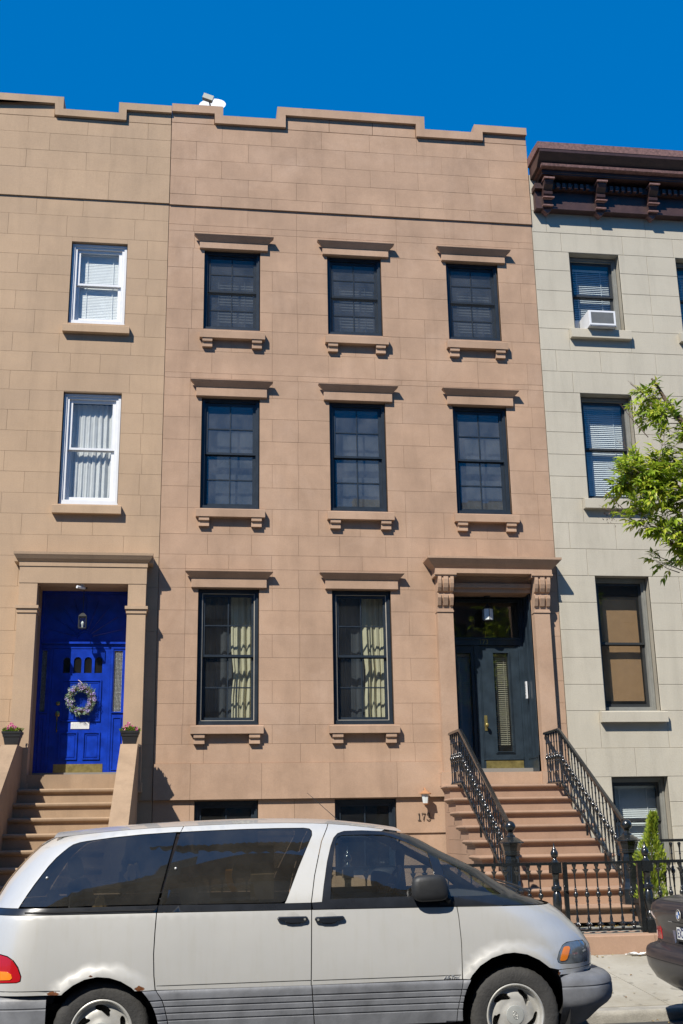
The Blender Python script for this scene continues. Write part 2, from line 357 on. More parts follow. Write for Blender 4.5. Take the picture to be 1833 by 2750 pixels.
def make_window(parent, x0, x1, z0, z1, mf, ms, rec=.07, bw=.055, sw=.045, cols=2, rows=2, glassm=None, screen=False, track=None, split=.5, jamb=None):
    """double-hung window: frame (the part), two sashes, glazing bars and one pane for each light"""
    glassm = glassm or M_GLASS
    m = MB(); ring(m, x0+.002, x1-.002, z0+.002, z1-.002, bw, rec, rec+.14)
    m.box(x0+.002, x1-.002, rec-.02, rec+.001, z0+.003, z0+.035)
    ring(m, x0+.012, x1-.012, z0+.036, z1-.012, bw*.45, rec-.018, rec-.0005)
    w = m.build('window', mf, parent)
    ax, bx = x0+bw+.002, x1-bw-.002; az, bz = z0+bw+.002, z1-bw-.002; mid = az+(bz-az)*split
    if track:
        m = MB(); m.box(ax, ax+.009, rec+.008, rec+.03, az, bz); m.box(bx-.009, bx, rec+.008, rec+.03, az, bz); m.box(ax+.014, bx-.014, rec+.009, rec+.029, bz-.006, bz); m.box(ax+.014, bx-.014, rec+.009, rec+.029, az, az+.01); m.build('storm_track', track, w)
    for (c, d, yy) in ((mid-.004, bz, rec+.035), (az, mid+.018, rec+.072)):
        m = MB(); ring(m, ax, bx, c, d, sw, yy, yy+.032, wb=sw*1.25 if c == az else .034, wt=.034 if c == az else sw); m.build('sash', ms, w)
        ga, gb, gc, gd = ax+sw, bx-sw, c+(sw*1.25 if c == az else .034), d-(.034 if c == az else sw)
        t = .009
        for k in range(1, cols):
            v = ga+(gb-ga)*k/cols; m = MB(); m.box(v-t, v+t, yy+.004, yy+.028, gc, gd); m.build('muntin', ms, w)
        for k in range(1, rows):
            v = gc+(gd-gc)*k/rows
            for q in range(cols):
                a = ga+(gb-ga)*q/cols+(t if q else 0); b = ga+(gb-ga)*(q+1)/cols-(t if q < cols-1 else 0)
                m = MB(); m.box(a, b, yy+.005, yy+.027, v-t, v+t); m.build('muntin', ms, w)
        for q in range(cols):
            for k in range(rows):
                a = ga+(gb-ga)*q/cols; b = ga+(gb-ga)*(q+1)/cols; e = gc+(gd-gc)*k/rows; f = gc+(gd-gc)*(k+1)/rows
                m = MB(); tl = random.uniform(-.0012,.0012); y = yy+.016
                m.add([(a+.001,y+tl,e+.001),(b-.001,y-tl,e+.001),(b-.001,y-tl*.3,f-.001),(a+.001,y+tl*.6,f-.001)], [(0,1,2,3)]); m.build('pane', glassm, w)
    if screen:
        m = MB(); m.add([(ax,rec+.02,az),(bx,rec+.02,az),(bx,rec+.02,bz),(ax,rec+.02,bz)], [(0,1,2,3)]); m.build('insect_screen', M_SCREEN, w)
    return w
def cornice(m, xa, xb, prof, yb=0., ends=True):
    """moulding swept round front and both ends with mitred corners; prof = [(projection, z)] from the bottom up"""
    n = len(prof); vs_ = []
    for (p, z) in prof: vs_ += [(xa-p, yb, z), (xa-p, yb-p, z), (xb+p, yb-p, z), (xb+p, yb, z)]
    fs = []
    for i in range(n-1):
        for k in range(3): fs.append((4*i+k, 4*i+k+1, 4*i+5+k, 4*i+4+k))
    fs += [(0,3,2,1), (4*n-4, 4*n-3, 4*n-2, 4*n-1)]
    return m.add(vs_, fs)
def hood(parent, xa, xb, z0, z1, mat):
    m = MB(); m.cbox(xa, xb, -.055, 0.005, z0, z1, .004)
    cornice(m, xa, xb, [(.0,z1+.0005),(.008,z1+.010),(.030,z1+.034),(.044,z1+.050),(.062,z1+.068),(.080,z1+.088),(.090,z1+.099),(.091,z1+.107),(.03,z1+.116)], yb=-.045)
    return m.build('lintel', mat, parent)
def sill(parent, xa, xb, z0, z1, mat, br=True, pr=.10):
    m = MB(); m.prism([(-pr,z0),(-pr,z1-.012),(-pr+.01,z1-.004),(.06,z1+.014),(.06,z0)], 'x', xa, xb); s = m.build('sill', mat, parent)
    if br:
        for (a, b) in ((xa+.045, xa+.20), (xb-.205, xb-.05)):
            m = MB(); h = .14; pts = [(0.004,z0-.0005),(-.085,z0-.0005),(-.085,z0-.055)] + [(-.085+.03*math.sin(t*math.pi/2), z0-.055-.03*(1-math.cos(t*math.pi/2))) for t in (.4,.8,1.)] + [(-.06,z0-h),(0.004,z0-h)]
            m.prism(pts, 'x', a, b); recalc(m.build('bracket', mat, s))
    return s
def shell(parent, x0, x1, zg, zr, floors):
    """the house behind its front: party walls, back wall, roof, floors and partition"""
    m = MB(); m.box(x0, x0+.2, .31, 9, zg, zr); m.box(x1-.2, x1, .31, 9, zg, zr); m.box(x0+.2, x1-.2, 8.8, 9, zg, zr)
    for f in floors: m.box(x0+.2, x1-.2, .31, 8.8, f-.12, f+.12)
    m.box(x0+.2, x1-.2, 3.6, 3.7, zg, zr-.01)
    m.build('inner_walls', M_ROOM, parent)
    m = MB(); m.box(x0+.01, x1-.01, .30, 9.0, zr+.001, zr+.08); m.build('roof', M_TAR, parent)

def curtain(label, x0, x1, z0, z1, y, mat, folds=7, amp=.03, pinch=None, group=None, sag=0.):
    m = MB(); ph = random.random()*6; sk = [random.uniform(.7,1.3) for _ in range(60)]
    def fn(u, v):
        z = z1+(z0-z1)*v; xa, xb = x0, x1
        if pinch:
            t = math.exp(-((v-pinch[0])/.16)**2)*pinch[1]; xa = x0+(x1-x0)*t
            if v > pinch[0]: xa = max(xa, x0+(x1-x0)*pinch[1]*.45)
        w = math.sin(u*folds*2*math.pi+ph+.5*math.sin(v*3+ph))*amp*(.7+.4*math.sin(u*5+ph)) + .25*amp*math.sin(u*folds*4.6*math.pi+v*2)
        return (xa+(xb-xa)*u, y+w*(.55+.45*v), z - sag*(1-math.cos(u*2*math.pi))*.5*(v > .95))
    m.grid(fn, folds*10, 14)
    o = m.build('curtain', mat, None, 80, origin=((x0+x1)/2, y, z0)); return tag(o, label, 'curtain', group)
def blind(label, x0, x1, z0, z1, y, mat, pitch=.026, tilt=50, group=None, name='window_blind', bottom=True):
    t = thing(name, label, 'blind', ((x0+x1)/2, y, z0), group)
    m = MB(); z = z1-.03; d = pitch*.62; a = R(tilt)
    while z > z0+.02:
        dy, dz = math.cos(a)*d, math.sin(a)*d; j = random.uniform(-.0015,.0015)
        m.add([(x0,y-dy,z-dz+j),(x1,y-dy,z-dz-j),(x1,y+dy,z+dz-j),(x0,y+dy,z+dz+j)], [(0,1,2,3)]); z -= pitch
    s = m.build('slats', mat, t); tag(s, kind='stuff')
    m = MB(); m.box(x0, x1, y-.015, y+.015, z1-.028, z1); m.build('head_rail', mat, t)
    if bottom: m = MB(); m.box(x0, x1, y-.012, y+.012, z0, z0+.016); m.build('bottom_rail', mat, t)
    m = MB()
    for xx in (x0+(x1-x0)*.2, x0+(x1-x0)*.8): m.box(xx-.004, xx+.004, y-d-.002, y-d-.001, z0+.017, z1-.029)
    m.build('ladder_tape', mat, t)
    return t

# ---------------------------------------------------------------- middle house
mid = thing('row_house', 'pinkish brown stone row house with black window frames and stepped parapet, number 173', 'house', (3.05,0,.44))
WX = [(.585,1.485),(2.58,3.475),(4.57,5.455)]
OP = [(a,b,9.25,10.65) for a,b in WX] + [(a,b,6.29,8.09) for a,b in WX] + [(a,b,3.05,5.05) for a,b in WX[:2]] + [(a,b,.95,1.995) for a,b in WX[:2]] + [(4.40,5.66,2.35,5.03)]
wall_cells(mid, 0.002, 6.098, 2.01, 12.955, OP, .006, .30, M_BJOINT); wall_cells(mid, 0.002, 6.098, .44, 2.0095, OP, .063, .30, M_BJOINT, 'basement_wall')
CZ = [.44,.97,1.51,2.01,2.51,2.78,3.05,3.355,3.685,4.02,4.365,4.72,5.06,5.345,5.565,5.88,6.29,6.63,7.01,7.38,7.75,8.10,8.40,8.49,8.86,9.24,9.57,9.95,10.31,10.66,10.965,11.08,11.42,11.62,11.945,12.275,12.62,12.957]
JA = [.84,1.67,2.51,3.33,4.15,5.02,5.86]; JB = [.42,1.28,2.08,2.91,3.75,4.57,5.40]
def mid_j(k, z):
    if z > 11.08: return JA if k % 2 == 0 else JB
    if 2.01 < z < 2.51: return [.52,1.53,2.51,3.49]
    if z < 2.01: return [1.53,2.51,3.49] if k % 2 else [.52,2.0,3.0]
    if 2.5 < z < 2.78: return [.70,1.35,2.09,2.72,3.40,3.77,5.9]
    if 2.78 < z < 3.05: return [.39,1.02,1.68,2.31,3.02,3.75,5.88]
    if 5.06 < z < 5.345: return [.39,1.68,2.08,3.75]
    if 5.345 < z < 5.565: return [.39,1.03,1.67,2.39,3.05,3.75,4.6,5.4]
    if 5.565 < z < 5.88: return [.71,1.37,2.08,2.71,3.42,4.1,4.85,5.5]
    if 5.88 < z < 6.29: return [.40,1.04,1.68,2.39,3.03,3.75,4.35,5.03,5.88]
    if 8.4 < z < 8.49: return [.4,1.04,1.68,2.08,2.58,3.05,3.75,4.17,5.02,5.85]
    if 8.49 < z < 8.86: return [.73,1.68,2.58,3.33,4.17,5.02,5.85]
    if 8.86 < z < 9.24: return [.36,1.03,1.68,2.09,3.02,3.75,4.17,5.02,5.62]
    if 10.66 < z < 11.08: return JB if k % 2 else [.4,1.67,2.08,3.75,4.17,5.85]
    return [.40,2.08,3.75,5.88] if k % 2 == 0 else [.40,1.68,2.09+.4*0,4.17,5.83]
def mid_y(z): return .055 if z < 1.51 else .034 if z < 2.01 else (-.022 if z < 2.51 else (0. if z < 11.42 else -.028))
ashlar(mid, .004, 6.096, CZ, mid_j, OP, mid_y, M_BROWN, gap=.0028, ch=.0014, thick=.05)
# raised parapet panels and coping
tops = [(0.004,.71,13.14),(1.90,4.14,13.205),(5.31,6.096,13.135)]
for (a,b,t) in tops:
    n = max(1, round((b-a)/.83))
    for i in range(n):
        m = MB(); m.cbox(a+(b-a)*i/n+.003, a+(b-a)*(i+1)/n-.003, -.028, .05, 12.963, t-.002, .004); m.build('stone_block', M_BROWN, mid)
    m = MB(); m.box(a+.001, b-.001, .051, .29, 12.956, t-.003); m.build('parapet_core', M_BJOINT, mid)
def coping(parent, outer, inner, mat, y0=-.085):
    m = MB()
    m.prism([(x, z) for x, z in outer] + [(x, z) for x, z in inner[::-1]], 'y', y0, .33)
    return recalc(m.build('coping', mat, parent))
o_ = [(0.003,13.285),(.85,13.29),(.85,13.115),(1.76,13.12),(1.76,13.36),(4.29,13.36),(4.29,13.115),(5.165,13.115),(5.165,13.275),(6.097,13.27)]
i_ = [(0.003,13.14),(.71,13.145),(.715,12.963),(1.90,12.97),(1.90,13.207),(4.14,13.205),(4.145,12.963),(5.31,12.968),(5.31,13.137),(6.097,13.135)]
coping(mid, o_, i_, M_BROWN)
shell(mid, 0, 6.1, .44, 12.6, [2.3,5.6,8.75])
for (a,b) in WX:
    hood(mid, a-.08, b+.12, 10.645, 10.755, M_BROWN); sill(mid, a-.055, b+.075, 9.06, 9.19, M_BROWN)
    hood(mid, a-.09, b+.11, 8.09, 8.23, M_BROWN); sill(mid, a-.06, b+.08, 6.135, 6.262, M_BROWN)
for (a,b) in WX[:2]:
    hood(mid, a-.105, b+.11, 5.055, 5.185, M_BROWN); sill(mid, a-.075, b+.065, 2.92, 3.035, M_BROWN)
M_TRACK = plain('storm_track_tan', (.42,.38,.31), .5)
nm3 = ['left','middle','right']
for i, (a,b) in enumerate(WX):
    make_window(mid, a, b, 9.25, 10.65, M_NAVY, M_NAVY, glassm=M_GLASSU, screen=True)
    make_window(mid, a, b, 6.29, 8.09, M_NAVY, M_NAVY, glassm=M_GLASSU)
    blind('grey blind behind the %s top floor window of the brown house' % nm3[i], a+.10, b-.10, 9.36, 10.56, .30, M_SLATD, .05, 60, 'blinds of the brown house top floor')
    curtain('dark sheer curtain behind the %s second floor window of the brown house' % nm3[i], a+.06, b-.06, 6.34, 8.02, .30, M_SHEER, 4, .004, group='sheer curtains of the brown house')
m = MB(); 
for i, (a,b) in enumerate(WX[:2]):
    make_window(mid, a, b, 3.05, 5.05, M_NAVY, M_NAVY, track=M_TRACK, bw=.06)
    make_window(mid, a, b, .95, 1.995, M_NAVY, M_NAVY, rec=.10, rows=1, bw=.05)
    curtain('cream curtain tied back behind the %s ground floor window of the brown house' % nm3[i][:6], a+.50, b-.05, 3.08, 5.0, .34, M_CREAMC, 4, .035, pinch=(.62,.12), group='cream curtains of the brown house')
    curtain('dim sheer curtain behind the %s ground floor window of the brown house' % nm3[i][:6], a+.05, a+.52, 3.08, 5.0, .40, M_SHEER, 4, .02, group='dim sheers of the brown house')
# ---- doorway of the middle house
for x0 in (4.16, 5.665):
    x1 = x0+.24
    m = MB(); m.box(x0, x1, -.13, .012, 2.351, 4.70); p = m.build('pilaster', M_BROWN, mid)
    m = MB(); m.box(x0-.045, x1+.03, -.165, .012, 2.155, 2.35); m.build('plinth', M_BROWN, p)
    m = MB(); m.box(x0-.008, x1+.008, -.145, .012, 4.701, 4.725); m.box(x0-.002, x1+.002, -.135, .012, 4.726, 4.75); m.build('necking', M_BROWN, p)
    # scrolled console: S-shaped side profile with three proud ribs
    S = [(.012,4.751),(-.13,4.751),(-.142,4.80),(-.165,4.86),(-.185,4.91),(-.18,4.96),(-.165,4.985),(-.185,5.01),(-.215,5.06),(-.235,5.12),(-.24,5.18),(-.235,5.225),(.012,5.225)]
    m = MB(); m.prism(S, 'x', x0+.002, x1-.002)
    def rib(pts, d): return [(y-(d if y < 0 else 0), z) for y, z in pts]
    for (a, b) in ((0,.05),(.085,.155),(.19,.24)):
        m.prism([(-.10,4.765)] + rib(S[2:6], .022) + [(-.10,4.978)], 'x', x0+a, x0+b); m.prism([(-.10,4.992)] + rib(S[7:12], .022) + [(-.10,5.224)], 'x', x0+a, x0+b)
    c = recalc(m.build('console_bracket', M_BROWN, mid))
    m = MB(); cornice(m, x0-.005, x1+.005, [(.23,5.226),(.23,5.245),(.25,5.25),(.25,5.275)], yb=-.02 + 0.0); 
    m.v = [(max(min(v[0], x1+.045), x0-.05), v[1], v[2]) for v in m.v]; m.build('abacus', M_BROWN, c)
m = MB(); m.box(4.12, 5.94, -.265, .012, 5.276, 5.345)
cornice(m, 4.10, 5.97, [(.255,5.346),(.258,5.36),(.268,5.372),(.282,5.387),(.310,5.417),(.322,5.432),(.340,5.453),(.368,5.485),(.370,5.518),(.15,5.54)], yb=.012)
m.v = [(v[0] if 4.1 <= v[0] <= 5.97 else (4.10-(4.10-v[0]-.27)*1.1 if v[0] < 4.1 else 5.97+(v[0]-5.97-.27)*1.1), v[1], v[2]) for v in m.v]
m.build('door_hood', M_BROWN, mid)
m = MB(); m.box(4.405, 5.66, -.03, .012, 5.031, 5.275); m.box(4.41, 5.655, -.075, -.031, 5.095, 5.16); m.build('door_frieze', M_BROWN, mid)
m = MB(); m.box(4.30, 5.76, .0125, .55, 2.26, 2.349); m.box(4.41, 5.66, -.12, .0124, 2.155, 2.345); m.build('threshold', M_BROWN, mid)
# vestibule lining
m = MB(); m.box(4.33, 4.398, .301, .56, 2.351, 5.05); m.box(5.662, 5.73, .301, .56, 2.351, 5.05); m.box(4.33, 5.73, .301, .56, 5.051, 5.15)
for (x, s) in ((4.401, 1), (5.659, -1)):
    for (ya, yb) in ((.02,.055),(.10,.14),(.28,.33),(.44,.48)): m.box(min(x, x+s*.02), max(x, x+s*.02), ya, yb, 2.351, 5.028)
    m.box(min(x, x+s*.03), max(x, x+s*.03), .02, .48, 2.352, 2.56); m.box(min(x, x+s*.008), max(x, x+s*.008), .02, .48, 2.561, 5.027)
    m.box(min(x, x+s*.036), max(x, x+s*.036), .02, .48, 2.5605, 2.59)
m.build('vestibule_lining', M_NAVYW, mid)
YD = .50
m = MB(); ring(m, 4.42, 5.64, 2.351, 5.028, .045, YD-.02, YD+.06); m.box(4.465, 5.595, YD-.03, YD+.05, 4.30, 4.42); m.box(4.465, 5.595, YD-.045, YD-.031, 4.385, 4.41)
m.box(4.855, 4.93, YD-.015, YD+.05, 2.352, 4.299); m.box(5.56, 5.594, YD-.016, YD+.05, 2.352, 4.299)
m.box(4.466, 4.854, YD, YD+.05, 2.352, 2.60); m.box(4.466, 4.854, YD-.03, YD-.001, 2.56, 2.60); m.box(4.466, 4.58, YD, YD+.05, 2.601, 4.299); m.box(4.80, 4.854, YD, YD+.05, 2.601, 4.299); m.box(4.581, 4.799, YD, YD+.05, 4.18, 4.299)
fr = m.build('door_frame', M_NAVYW, mid)
m = MB(); m.add([(4.58,YD+.02,2.60),(4.80,YD+.02,2.60),(4.80,YD+.02,4.18),(4.58,YD+.02,4.18)], [(0,1,2,3)]); m.build('sidelight_pane', M_GLASS, fr)
m = MB(); m.add([(4.465,YD+.02,4.42),(5.595,YD+.02,4.42),(5.595,YD+.02,4.985),(4.465,YD+.02,4.985)], [(0,1,2,3)]); m.build('transom_pane', M_GLASS, fr)
m = xf(text_mb('173', .105, .002), Matrix.Translation((4.93,YD-.033,4.315)) @ Matrix.Rotation(R(90), 4, 'X')); m.build('transom_number', M_BRASS, fr)
m = MB(); xa, xb = 4.932, 5.558
m.box(xa, 5.15, YD, YD+.045, 2.356, 4.295); m.box(5.39, xb, YD, YD+.045, 2.356, 4.295); m.box(5.151, 5.389, YD, YD+.045, 2.356, 2.68); m.box(5.151, 5.389, YD, YD+.045, 4.18, 4.295)
for (w, d) in ((.03,.014),(.012,.024)):
    ring(m, 5.15-w, 5.39+w, 2.68-w, 4.18+w, w*.9, YD-d, YD-.0008)
m.box(xa+.002, xb-.002, YD-.012, YD-.0007, 2.555, 2.575); m.box(xa+.001, xa+.02, YD-.008, YD-.0007, 2.58, 4.29); m.box(xb-.02, xb-.001, YD-.008, YD-.0007, 2.58, 4.29)
dr = m.build('door', M_NAVYW, mid); dr['label'] = 'worn dark blue panelled door with a tall narrow pane'
m = MB(); m.add([(5.15,YD+.02,2.68),(5.39,YD+.02,2.68),(5.39,YD+.02,4.18),(5.15,YD+.02,4.18)], [(0,1,2,3)]); m.build('pane', M_GLASS, dr)
m = MB(); m.box(xa+.03, xb-.012, YD-.006, YD-.0006, 2.372, 2.54); m.build('kick_plate', M_BRASS, dr)
m = MB(); m.box(4.965, 5.01, YD-.010, YD-.0006, 2.99, 3.22); xf(m, Matrix()); m.tube([(4.988,YD-.01,3.07),(4.988,YD-.05,3.07)], .011, 8)
m.lathe([(.003,-.03),(.02,-.025),(.027,-.008),(.027,.008),(.02,.025),(.003,.03)], (4.988,YD-.068,3.07), 10); m.build('door_knob', M_BRASS, dr)
blind('half open pale blind behind the pane of the dark blue door', 5.16, 5.38, 2.78, 4.17, YD+.09, M_SLATO, .03, 35)
blind('closed dim blind behind the sidelight of the dark blue door', 4.59, 4.79, 2.62, 4.17, YD+.09, M_SLATG, .03, 55)
t = thing('intercom', 'slim white intercom panel on the jamb beside the dark blue door', 'intercom', (5.62,.36,3.55))
m = MB(); m.box(5.602, 5.624, .33, .375, 3.46, 3.72); m.build('housing', M_WHITE, t)
m = MB()
for k in range(6): m.box(5.600, 5.6018, .342, .363, 3.55+k*.025, 3.562+k*.025)
m.box(5.599, 5.6018, .345, .36, 3.49, 3.515); m.build('buttons', M_GREYFRAME, t)
# ---------------------------------------------------------------- left house
left = thing('row_house', 'tan brown stone row house with white window frames and a blue front door', 'house', (-3.05,0,.44))
LW = (-1.515,-.64)
LOP = [(*LW,9.255,10.67),(*LW,6.31,8.10),(-1.70,-.43,2.37,5.05)]
LW2 = (-3.78,-2.92)
for q in ((9.255,10.67),(6.31,8.10)): LOP.append((*LW2,*q))
wall_cells(left, -6.098, -.002, 2.01, 12.90, LOP, .006, .30, M_TJOINT); wall_cells(left, -6.098, -.002, .44, 2.0095, LOP, .040, .30, M_TJOINT, 'basement_wall')
LZ = [.44,.97,1.51,2.01,2.46,2.78,3.11,3.42,3.75,4.07,4.40,4.73,5.05,5.51,5.83,6.15,6.47,6.80,7.12,7.45,7.78,8.11,8.42,8.74,9.06,9.45,9.77,10.07,10.41,10.75,11.12,11.435,11.955,12.285,12.605,12.905]
LJ = {0:[-5.25,-4.28,-3.27,-2.31,-1.355,-.38], 1:[-4.75,-3.77,-2.8,-1.955,-.98]}
def left_j(k, z):
    if z > 11.435: return LJ[k % 2]
    if 11.12 < z: return [-4.6,-3.7,-2.9,-2.10,-1.37,-.40]
    if 10.75 < z: return [-4.4,-3.5,-2.52,-1.61,-.54]
    if z > 10.41 or 6.3 < z < 8.11 or 9.06 < z < 10.41: return [-4.5,-2.33,-.30] if k % 2 else [-4.,-2.02,-.36*0-.33]
    return [-5.,-4.1,-3.2,-2.33,-1.63,-.53] if k % 2 else [-4.6,-3.6,-2.9,-2.02,-1.44,-.99]
ashlar(left, -6.09, -.004, LZ, left_j, LOP, lambda z: (.03 if z < 2.01 else (0. if z < 11.435 else -.025)), M_TAN, gap=.0025, ch=.0013, thick=.05)
for (a,b,t) in ((-6.09,-4.15,13.14),(-3.75,-1.90,13.14),(-.74,-.004,13.108)):
    n = max(1, round((b-a)/.8))
    for i in range(n):
        m = MB(); m.cbox(a+(b-a)*i/n+.003, a+(b-a)*(i+1)/n-.003, -.025, .05, 12.911, t-.002, .004); m.build('stone_block', M_TAN, left)
    m = MB(); m.box(a+.001, b-.001, .051, .29, 12.901, t-.003); m.build('parapet_core', M_TJOINT, left)
o_ = [(-6.097,13.27),(-4.29,13.27),(-4.29,13.04),(-3.60,13.04),(-3.60,13.275),(-1.76,13.27),(-1.76,13.045),(-.865,13.04),(-.865,13.24),(-.003,13.24)]
i_ = [(-6.097,13.14),(-4.15,13.14),(-4.15,12.912),(-3.75,12.912),(-3.75,13.14),(-1.90,13.142),(-1.89,12.925),(-.74,12.912),(-.74,13.11),(-.003,13.11)]
coping(left, o_, i_, M_TAN, -.08)
shell(left, -6.1, 0, .44, 12.55, [2.3,5.6,8.75])
for q in (LW, LW2):
    sill(left, q[0]-.065, q[1]+.08, 9.075, 9.20, M_TAN, br=False, pr=.09); sill(left, q[0]-.07, q[1]+.06, 6.15, 6.28, M_TAN, br=False, pr=.09)
    make_window(left, *q, 9.255, 10.67, M_WHITE, M_WHITE, rec=.075, cols=1, rows=1, bw=.085, sw=.05, glassm=M_GLASSC)
    make_window(left, *q, 6.31, 8.10, M_WHITE, M_WHITE, rec=.075, cols=1, rows=1, bw=.085, sw=.05, glassm=M_GLASSC)
blind('white slatted blind filling the top window of the tan house', LW[0]+.11, LW[1]-.09, 9.36, 10.56, .205, M_BLIND, .027, 80)
curtain('white gathered curtain in the second floor window of the tan house', LW[0]+.10, LW[1]-.08, 6.40, 7.98, .235, M_CURT, 8, .03)
# ---- doorway of the left house: pilasters, entablature, hood
for x0, x1 in ((-1.96,-1.70),(-.43,-.165)):
    m = MB(); m.box(x0, x1, -.25, .012, 2.25, 4.615); p = m.build('pilaster', M_TAN, left)
    m = MB(); m.box(x0-.012, x1+.012, -.265, .012, 4.616, 4.675); m.box(x0-.03, x1+.03, -.285, .012, 4.676, 4.72); m.build('capital', M_TAN, p)
    m = MB(); m.box(x0+.005, x1-.005, -.243, .012, 4.721, 5.05); m.build('pilaster_top', M_TAN, p)
    m = MB(); m.box(x0-.02, x1+.02, -.27, .012, 2.12, 2.249); m.build('plinth', M_TAN, p)
m = MB(); m.box(-1.965, -.165, -.25, .012, 5.051, 5.295); m.box(-1.975, -.155, -.262, .012, 5.296, 5.36)
cornice(m, -1.965, -.165, [(.012,5.361),(.025,5.372),(.05,5.40),(.075,5.44),(.085,5.455),(.09,5.49),(.05,5.50)], yb=-.25)
m.box(-2.05, -.08, -.249, .012, 5.362, 5.498); m.build('door_hood', M_TAN, left)
YL = .35
m = MB(); m.box(-1.70,-.43, .0125, .5, 2.29, 2.368); m.box(-1.70,-.43,-.25,.0124,2.16,2.366); m.build('threshold', M_TSTEP, left)
m = MB(); m.box(-1.76,-1.701,.301,.5,2.37,5.06); m.box(-.429,-.37,.301,.5,2.37,5.06); m.box(-1.76,-.37,.301,.5,5.051,5.12); m.build('vestibule_lining', M_BLUE, left)
m = MB(); ring(m, -1.698, -.432, 2.371, 5.048, .03, YL-.03, YL+.05)
m.box(-1.668,-.462, YL-.012, YL+.05, 4.20, 4.30); m.box(-1.668,-.462, YL-.045, YL-.013, 4.265, 4.295); m.box(-1.668,-.462,YL,YL+.04,4.301,5.015)
m.box(-1.545,-1.505, YL-.01, YL+.05, 2.372, 4.199); m.box(-.672,-.635, YL-.01, YL+.05, 2.372, 4.199)
for (a, b) in ((-1.668,-1.546),(-.634,-.462)):
    m.box(a, b, YL, YL+.05, 2.372, 3.28); m.box(a, b, YL, YL+.05, 4.17, 4.199); m.box(a, a+.012, YL, YL+.05, 3.281, 4.169); m.box(b-.04, b, YL, YL+.05, 3.281, 4.169); ring(m, a+.02, b-.03, 2.45, 3.2, .012, YL-.012, YL-.0005); m.box(a, b, YL-.02, YL-.0006, 3.262, 3.28)
for k in range(9):     # sunburst ribs of the fan panel above the door
    a = R(12+k*19.5); c0 = Vector((-1.06, YL-.012, 4.36)); d = Vector((math.cos(a), 0, math.sin(a)))
    m.tube([c0+d*.12, c0+Vector((d.x*.54, 0, d.z*.60))], .006, 5)
m.tube([(-1.06+.1*math.cos(R(q)), YL-.01, 4.36+.1*math.sin(R(q))) for q in range(0,181,20)], .012, 5)
lf = m.build('door_frame', M_BLUE, left)
M_WIREGL = plain('wired_obscure_glass', (.40,.42,.40), .35, var=.5, scale=60, bump=.6)
for (a, b) in ((-1.656,-1.586),(-.622,-.502)):
    m = MB(); m.box(a, b, YL+.02, YL+.03, 3.281, 4.169); sp = m.build('sidelight_pane', M_WIREGL, lf)
    m = MB()
    for k in range(1, 6): v = a+(b-a)*k/6; m.box(v-.0015, v+.0015, YL+.014, YL+.0195, 3.281, 4.169)
    for k in range(1, 46): v = 3.281+.888*k/46; m.box(a, b, YL+.015, YL+.0192, v-.0015, v+.0015)
    tag(m.build('wire_grille', M_BLACKP, lf), kind='stuff')
# blue door leaf with four arched lights
DX0, DX1, DZ0, DZ1 = -1.503, -.674, 2.376, 4.195
arcs = [(-1.35,-1.25),(-1.20,-1.09),(-1.05,-.94),(-.90,-.79)]
def arch_pts(a, b, z0, zs, n=8):
    r = (b-a)/2; cx = (a+b)/2
    return [(a,z0),(b,z0)] + [(cx+r*math.cos(math.pi*k/n), zs+r*math.sin(math.pi*k/n)) for k in range(n+1)]
def poly_face_mesh(m, outer, holes, y, step=None, ydir=-1):
    vs2 = []; es = []
    for loop in [outer]+holes:
        b = len(vs2); vs2 += [Vector(p) for p in loop]; es += [(b+i, b+(i+1) % len(loop)) for i in range(len(loop))]
    r = delaunay_2d_cdt(vs2, es, [], 0, 1e-6); V, F = r[0], r[2]
    fs = []
    for f in F:
        c = sum((V[i] for i in f), Vector((0,0)))/len(f)
        if inside(c, outer) and not any(inside(c, h) for h in holes): fs.append(tuple(f))
    m.add([(v.x, y, v.y) for v in V], fs)
def inside(p, poly):
    c = False; n = len(poly)
    for i in range(n):
        a, b = poly[i], poly[i-1]
        if (a[1] > p[1]) != (b[1] > p[1]) and p[0] < (b[0]-a[0])*(p[1]-a[1])/(b[1]-a[1])+a[0]: c = not c
    return c
def walls_of(m, loop, y0, y1):
    n = len(loop); m.add([(x,y0,z) for x,z in loop]+[(x,y1,z) for x,z in loop], [(i,(i+1) % n,(i+1) % n+n,i+n) for i in range(n)])
m = MB(); outer = [(DX0,DZ0),(DX1,DZ0),(DX1,DZ1),(DX0,DZ1)]; hs = [arch_pts(a,b,3.84,4.02) for a,b in arcs]
poly_face_mesh(m, outer, hs, YL-.005); walls_of(m, outer, YL-.005, YL+.04)
for h in hs: walls_of(m, h, YL-.005, YL+.03)
for (a,b,c,d) in ((-1.36,-.79,3.14,3.74),(-1.36,-1.10,2.60,2.99),(-1.02,-.78,2.60,2.99)):
    ring(m, a, b, c, d, .018, YL-.022, YL-.0055); ring(m, a+.035, b-.035, c+.035, d-.035, .012, YL-.012, YL-.0056)
bd = m.build('door', M_BLUE, left); bd['label'] = 'cobalt blue panelled door with four small arched panes'
for (a,b) in arcs:
    m = MB(); p = arch_pts(a,b,3.84,4.02); m.add([(x,YL+.012,z) for x,z in p], [tuple(range(len(p)))]); m.build('arched_pane', M_GLASS, bd)
m = MB(); m.box(-1.42,-.73, YL-.012, YL-.0055, 2.39, 2.54); kp = m.build('kick_plate', M_BRASS, bd)
